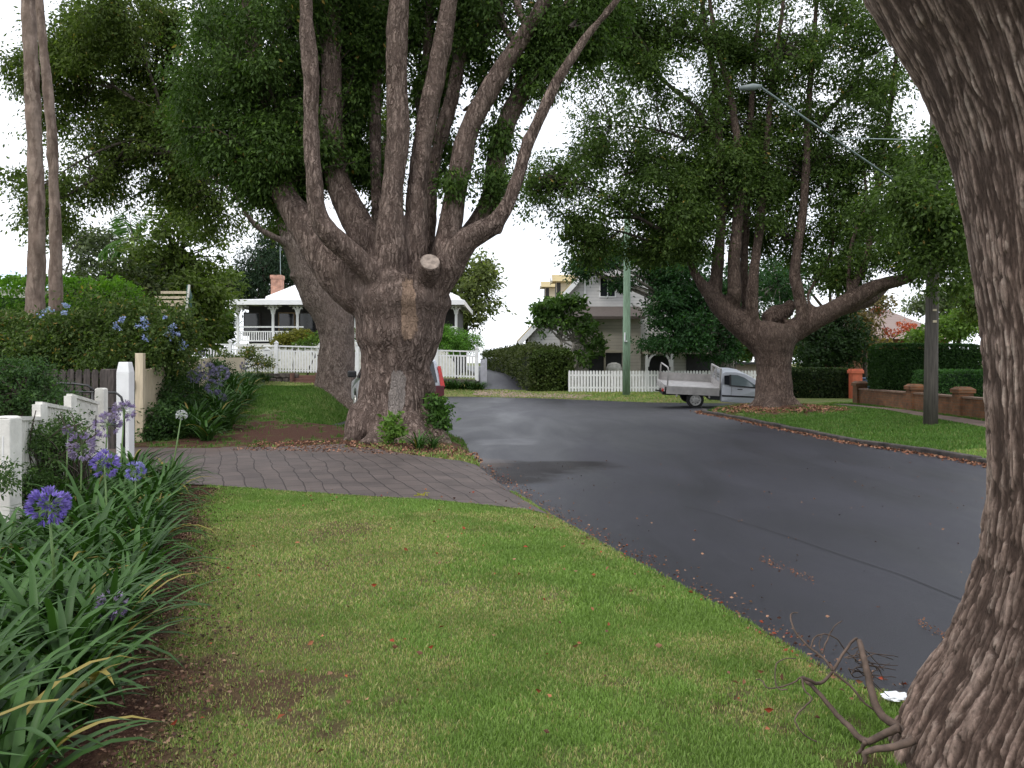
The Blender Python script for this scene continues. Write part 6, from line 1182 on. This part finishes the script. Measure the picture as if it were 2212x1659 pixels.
fov = lambda m_: (lambda x, y: np.abs(x) < y * .62 + m_)
g1 = blades(330000, (-2.6, 3.3), (2.2, 5.2), .022, .0042, 'lawn_grass', dens=fov(.6)); tag(g1, 'short patchy green and straw lawn in the foreground', 'grass')
g2 = blades(260000, (-3.8, 2.2), (5.2, 10.6), .026, .0065, 'lawn_grass', dens=fov(.6)); tag(g2, 'short green and yellow lawn up to the brick driveway', 'grass')
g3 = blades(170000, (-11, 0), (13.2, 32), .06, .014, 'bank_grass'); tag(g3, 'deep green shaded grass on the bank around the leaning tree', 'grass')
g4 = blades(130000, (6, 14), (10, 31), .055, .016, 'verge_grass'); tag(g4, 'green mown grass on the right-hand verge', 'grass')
g5 = blades(50000, (-17, 11), (34.3, 42.6), .07, .028, 'verge_grass'); tag(g5, 'yellow-green grass strip in front of the far fences', 'grass')

# ---------------- fallen leaves, litter, twigs ----------------
def litter(name, n, sampler, size, pal, label, on_road=False, lift=.008):
    x, y = sampler(n); N = len(x); z = np.maximum(H(x, y), .004) + lift + rng.random(N) * .012; d = rng.normal(size=(N, 3)); d[:, 2] *= .22
    g = rng.integers(0, len(pal), N); cc = np.array(pal)[g] * rng.uniform(.7, 1.25, (N, 1))
    nn = len(x); o_ = leaves(name, np.stack([x, y, z], -1), size * rng.uniform(.6, 1.3, N), d, cc, M['litter'], None, width=.6, fold=.3); return tag(o_, label, 'leaf litter', kind='stuff')
BR = [(.20, .09, .05), (.13, .06, .04), (.28, .15, .09), (.35, .2, .13), (.08, .04, .03)]; RD = [(.5, .07, .03), (.45, .13, .05), (.3, .06, .03), (.5, .22, .1)]
def bedsamp(n): y = rng.uniform(2.4, 10.2, n); x = bed_edge(y) + rng.normal(-.12, .2, n); return x, y
litter('leaf_litter', 7500, bedsamp, .022, [(.12, .06, .04), (.08, .04, .03), (.18, .1, .065), (.24, .15, .1), (.05, .03, .022)], 'brown leaf litter on bare soil along the flower bed')
def lawnsamp(n): y = rng.uniform(2.8, 10, n) ** 1.0; x = rng.uniform(-2.4, 1.9, n); k = (sdist(x, y) > .05) & (x > bed_edge(y)); return x[k], y[k]
litter('fallen_leaves', 230, lawnsamp, .034, [(.32, .06, .03), (.25, .07, .03), (.35, .14, .07)] + BR[:3], 'scattered red and brown fallen leaves on the lawn', lift=.03)
kq = np.array(kp[:-1])
def kerbsamp(n):
    y = rng.uniform(8, 28.4, n); x = np.interp(y, kq[::-1, 1], kq[::-1, 0]) - np.abs(rng.normal(.08, .12, n)); return x, y
litter('leaf_litter', 3800, kerbsamp, .06, BR + [(.3, .12, .07)], 'brown leaves heaped along the right-hand kerb')
def treesamp(n): a = rng.uniform(0, 6.3, n); r_ = rng.uniform(.8, 1.9, n); return TREE3[0] + np.cos(a) * r_ * 1.1, TREE3[1] - .5 + np.sin(a) * r_
litter('leaf_litter', 2600, treesamp, .09, BR + [(.3, .16, .1)], 'brown leaf litter around the foot of the spreading tree')
def t1samp(n): x = rng.uniform(-4.8, .1, n); y = 13.6 + rng.random(n) * 1.6 + np.clip(-x - 1.5, 0, 3) * .3; k = sdist(x, y) > -.12; return x[k], y[k]
litter('leaf_litter', 2400, t1samp, .05, BR + [(.4, .2, .13)], 'brown leaves and soil between the brick driveway and the huge trunk')
lp = np.array([(q[0], q[1]) for q in ROAD[5:14]])
def edgesamp(n): y = rng.uniform(3.9, 13.3, n); x = np.interp(y, lp[:, 1], lp[:, 0]) + rng.normal(.08, .10, n); return x, y
litter('leaf_litter', 900, edgesamp, .024, BR + BR + RD[2:3], 'leaf debris along the near lawn and road edge')
def streak(n):
    u = rng.random(n); k = rng.random(n) < .5; ax_ = np.where(k, 1980, 1640); ay = np.where(k, 1345, 1210); bx_ = np.where(k, 2120, 1760); by = np.where(k, 1420, 1255); px = ax_ + (bx_ - ax_) * u; py = ay + (by - ay) * u + rng.normal(size=n) * 5; y = EYE * F / (py - HZ); return (px - CX) / F * y, y
litter('leaf_litter', 260, streak, .014, [(.3, .12, .06), (.2, .08, .05), (.4, .2, .1)], 'thin streaks of orange-brown debris washed along the asphalt', lift=.004)
def roadsamp(n): x = rng.uniform(0, 6.5, n); y = rng.uniform(3.8, 14, n); k = sdist(x, y) < -.1; return x[k], y[k]
litter('road_debris', 240, roadsamp, .025, BR + [(.03, .03, .03)], 'small leaves and bark bits scattered on the asphalt', lift=.004)
# crumpled white paper
bm = bmesh.new(); bmesh.ops.create_icosphere(bm, subdivisions=3, radius=.05)
for v_ in bm.verts: v_.co *= random.uniform(.72, 1.15); v_.co.z *= .28; v_.co.x *= 1.3
me = bpy.data.meshes.new('crumpled_paper'); bm.to_mesh(me); bm.free(); me.materials.append(M['paper']); o_ = bpy.data.objects.new('crumpled_paper', me); col.objects.link(o_); o_.location = P(1936, 1545, 3.9); o_.location.z = h1(o_.location.x, 3.9) + .04; tag(o_, 'crumpled scrap of white paper by the foot of the nearest trunk', 'litter')
# yellow leaf cluster at the driveway edge
yl = thing('leafy_twig', 'small fallen sprig of yellow-green leaves at the edge of the brick driveway', 'twig', (PX(912, 9.65), 9.65, .06)); foliage('leaves', [((PX(912, 9.65), 9.65, .09), (.1, .06, .03), 6)], 7, .05, .07, ((.25, .28, .05), (.4, .3, .08)), yl, gap=-1); mb = MB(); mb.tube([(PX(895, 9.65), 9.65, .06), (PX(930, 9.65), 9.62, .07)], .005, 5); mb.build('stem', M['twig'], yl)
# fallen branch
fbk = thing('fallen_branch', 'bare dead branch with curling twigs lying at the road edge against the nearest trunk', 'branch', (PX(1900, 3.6), 3.6, .02))
mb = MB()
def br3(pts, w0, w1, d0=3.65, d1=3.75):
    d0 *= .925; d1 *= .94; w0 *= 1.25; w1 *= 1.25; k = len(pts); q = [P(a, b_, d0 + (d1 - d0) * i / (k - 1)) for i, (a, b_) in enumerate(pts)]; out = []; rr = []
    for i in range(k - 1):
        p0 = q[max(i - 1, 0)]; p1 = q[i]; p2 = q[i + 1]; p3 = q[min(i + 2, k - 1)]
        for j in range(4):
            u = j / 4; out.append(.5 * ((2 * p1) + (p2 - p0) * u + (2 * p0 - 5 * p1 + 4 * p2 - p3) * u * u + (3 * p1 - p0 - 3 * p2 + p3) * u ** 3) + Vector((random.uniform(-1, 1), random.uniform(-1, 1), random.uniform(-1, 1))) * .002); rr.append((w0 + (w1 - w0) * (i + u) / (k - 1)) / F * 3.7 / 2)
    out.append(q[-1]); rr.append(w1 / F * 3.7 / 2); mb.tube(out, rr, 7)
br3([(2000, 1605), (1979, 1591), (1940, 1571), (1897, 1534), (1876, 1462), (1865, 1416), (1856, 1384)], 17, 9, 3.5, 3.8)
br3([(1942, 1572), (1905, 1588), (1869, 1601), (1835, 1570), (1808, 1544), (1762, 1491), (1733, 1462)], 13, 6, 3.55, 3.8)
br3([(1975, 1600), (1920, 1615), (1872, 1623), (1868, 1650)], 13, 6, 3.4, 3.35); br3([(1869, 1601), (1862, 1618), (1850, 1630)], 8, 4, 3.5, 3.5)
br3([(1733, 1462), (1772, 1476), (1798, 1448), (1826, 1405), (1847, 1380), (1856, 1390)], 6, 4, 3.8, 3.85)
br3([(1798, 1448), (1780, 1423), (1744, 1394), (1716, 1362), (1708, 1335), (1712, 1324), (1723, 1323)], 4.5, 2, 3.8, 3.9)
br3([(1776, 1412), (1786, 1385), (1800, 1355), (1819, 1341)], 3, 1.6, 3.85, 3.9); br3([(1751, 1402), (1758, 1380), (1780, 1369), (1808, 1380), (1826, 1405), (1855, 1430)], 3, 1.6, 3.85, 3.9)
br3([(1776, 1412), (1770, 1395), (1776, 1372)], 2.5, 1.5, 3.85, 3.85); br3([(1733, 1465), (1738, 1490), (1755, 1508)], 4, 2, 3.8, 3.7)
br3([(1700, 1490), (1678, 1484), (1676, 1440), (1690, 1425), (1720, 1422)], 2.5, 1.5, 3.8, 3.9); br3([(1733, 1462), (1700, 1480), (1660, 1486), (1645, 1470), (1632, 1468)], 3, 1.5, 3.8, 3.9)
br3([(1800, 1452), (1835, 1480), (1870, 1520), (1900, 1540)], 4.5, 3, 3.8, 3.7); br3([(1755, 1510), (1725, 1540), (1718, 1560), (1740, 1590), (1790, 1612)], 3, 2, 3.7, 3.6)
for i in range(16): a = (1862 + random.uniform(-40, 10), 1400 + random.uniform(-10, 60)); br3([a, (a[0] + random.uniform(10, 40), a[1] + random.uniform(-20, 25)), (a[0] + random.uniform(30, 90), a[1] + random.uniform(-10, 60))], 2.2, 1.2, 3.8, 3.95)
mb.build('wood', plain('dead_wood', (.11, .075, .057), .85, .35, 20), fbk, smooth=True)
ld = MB()
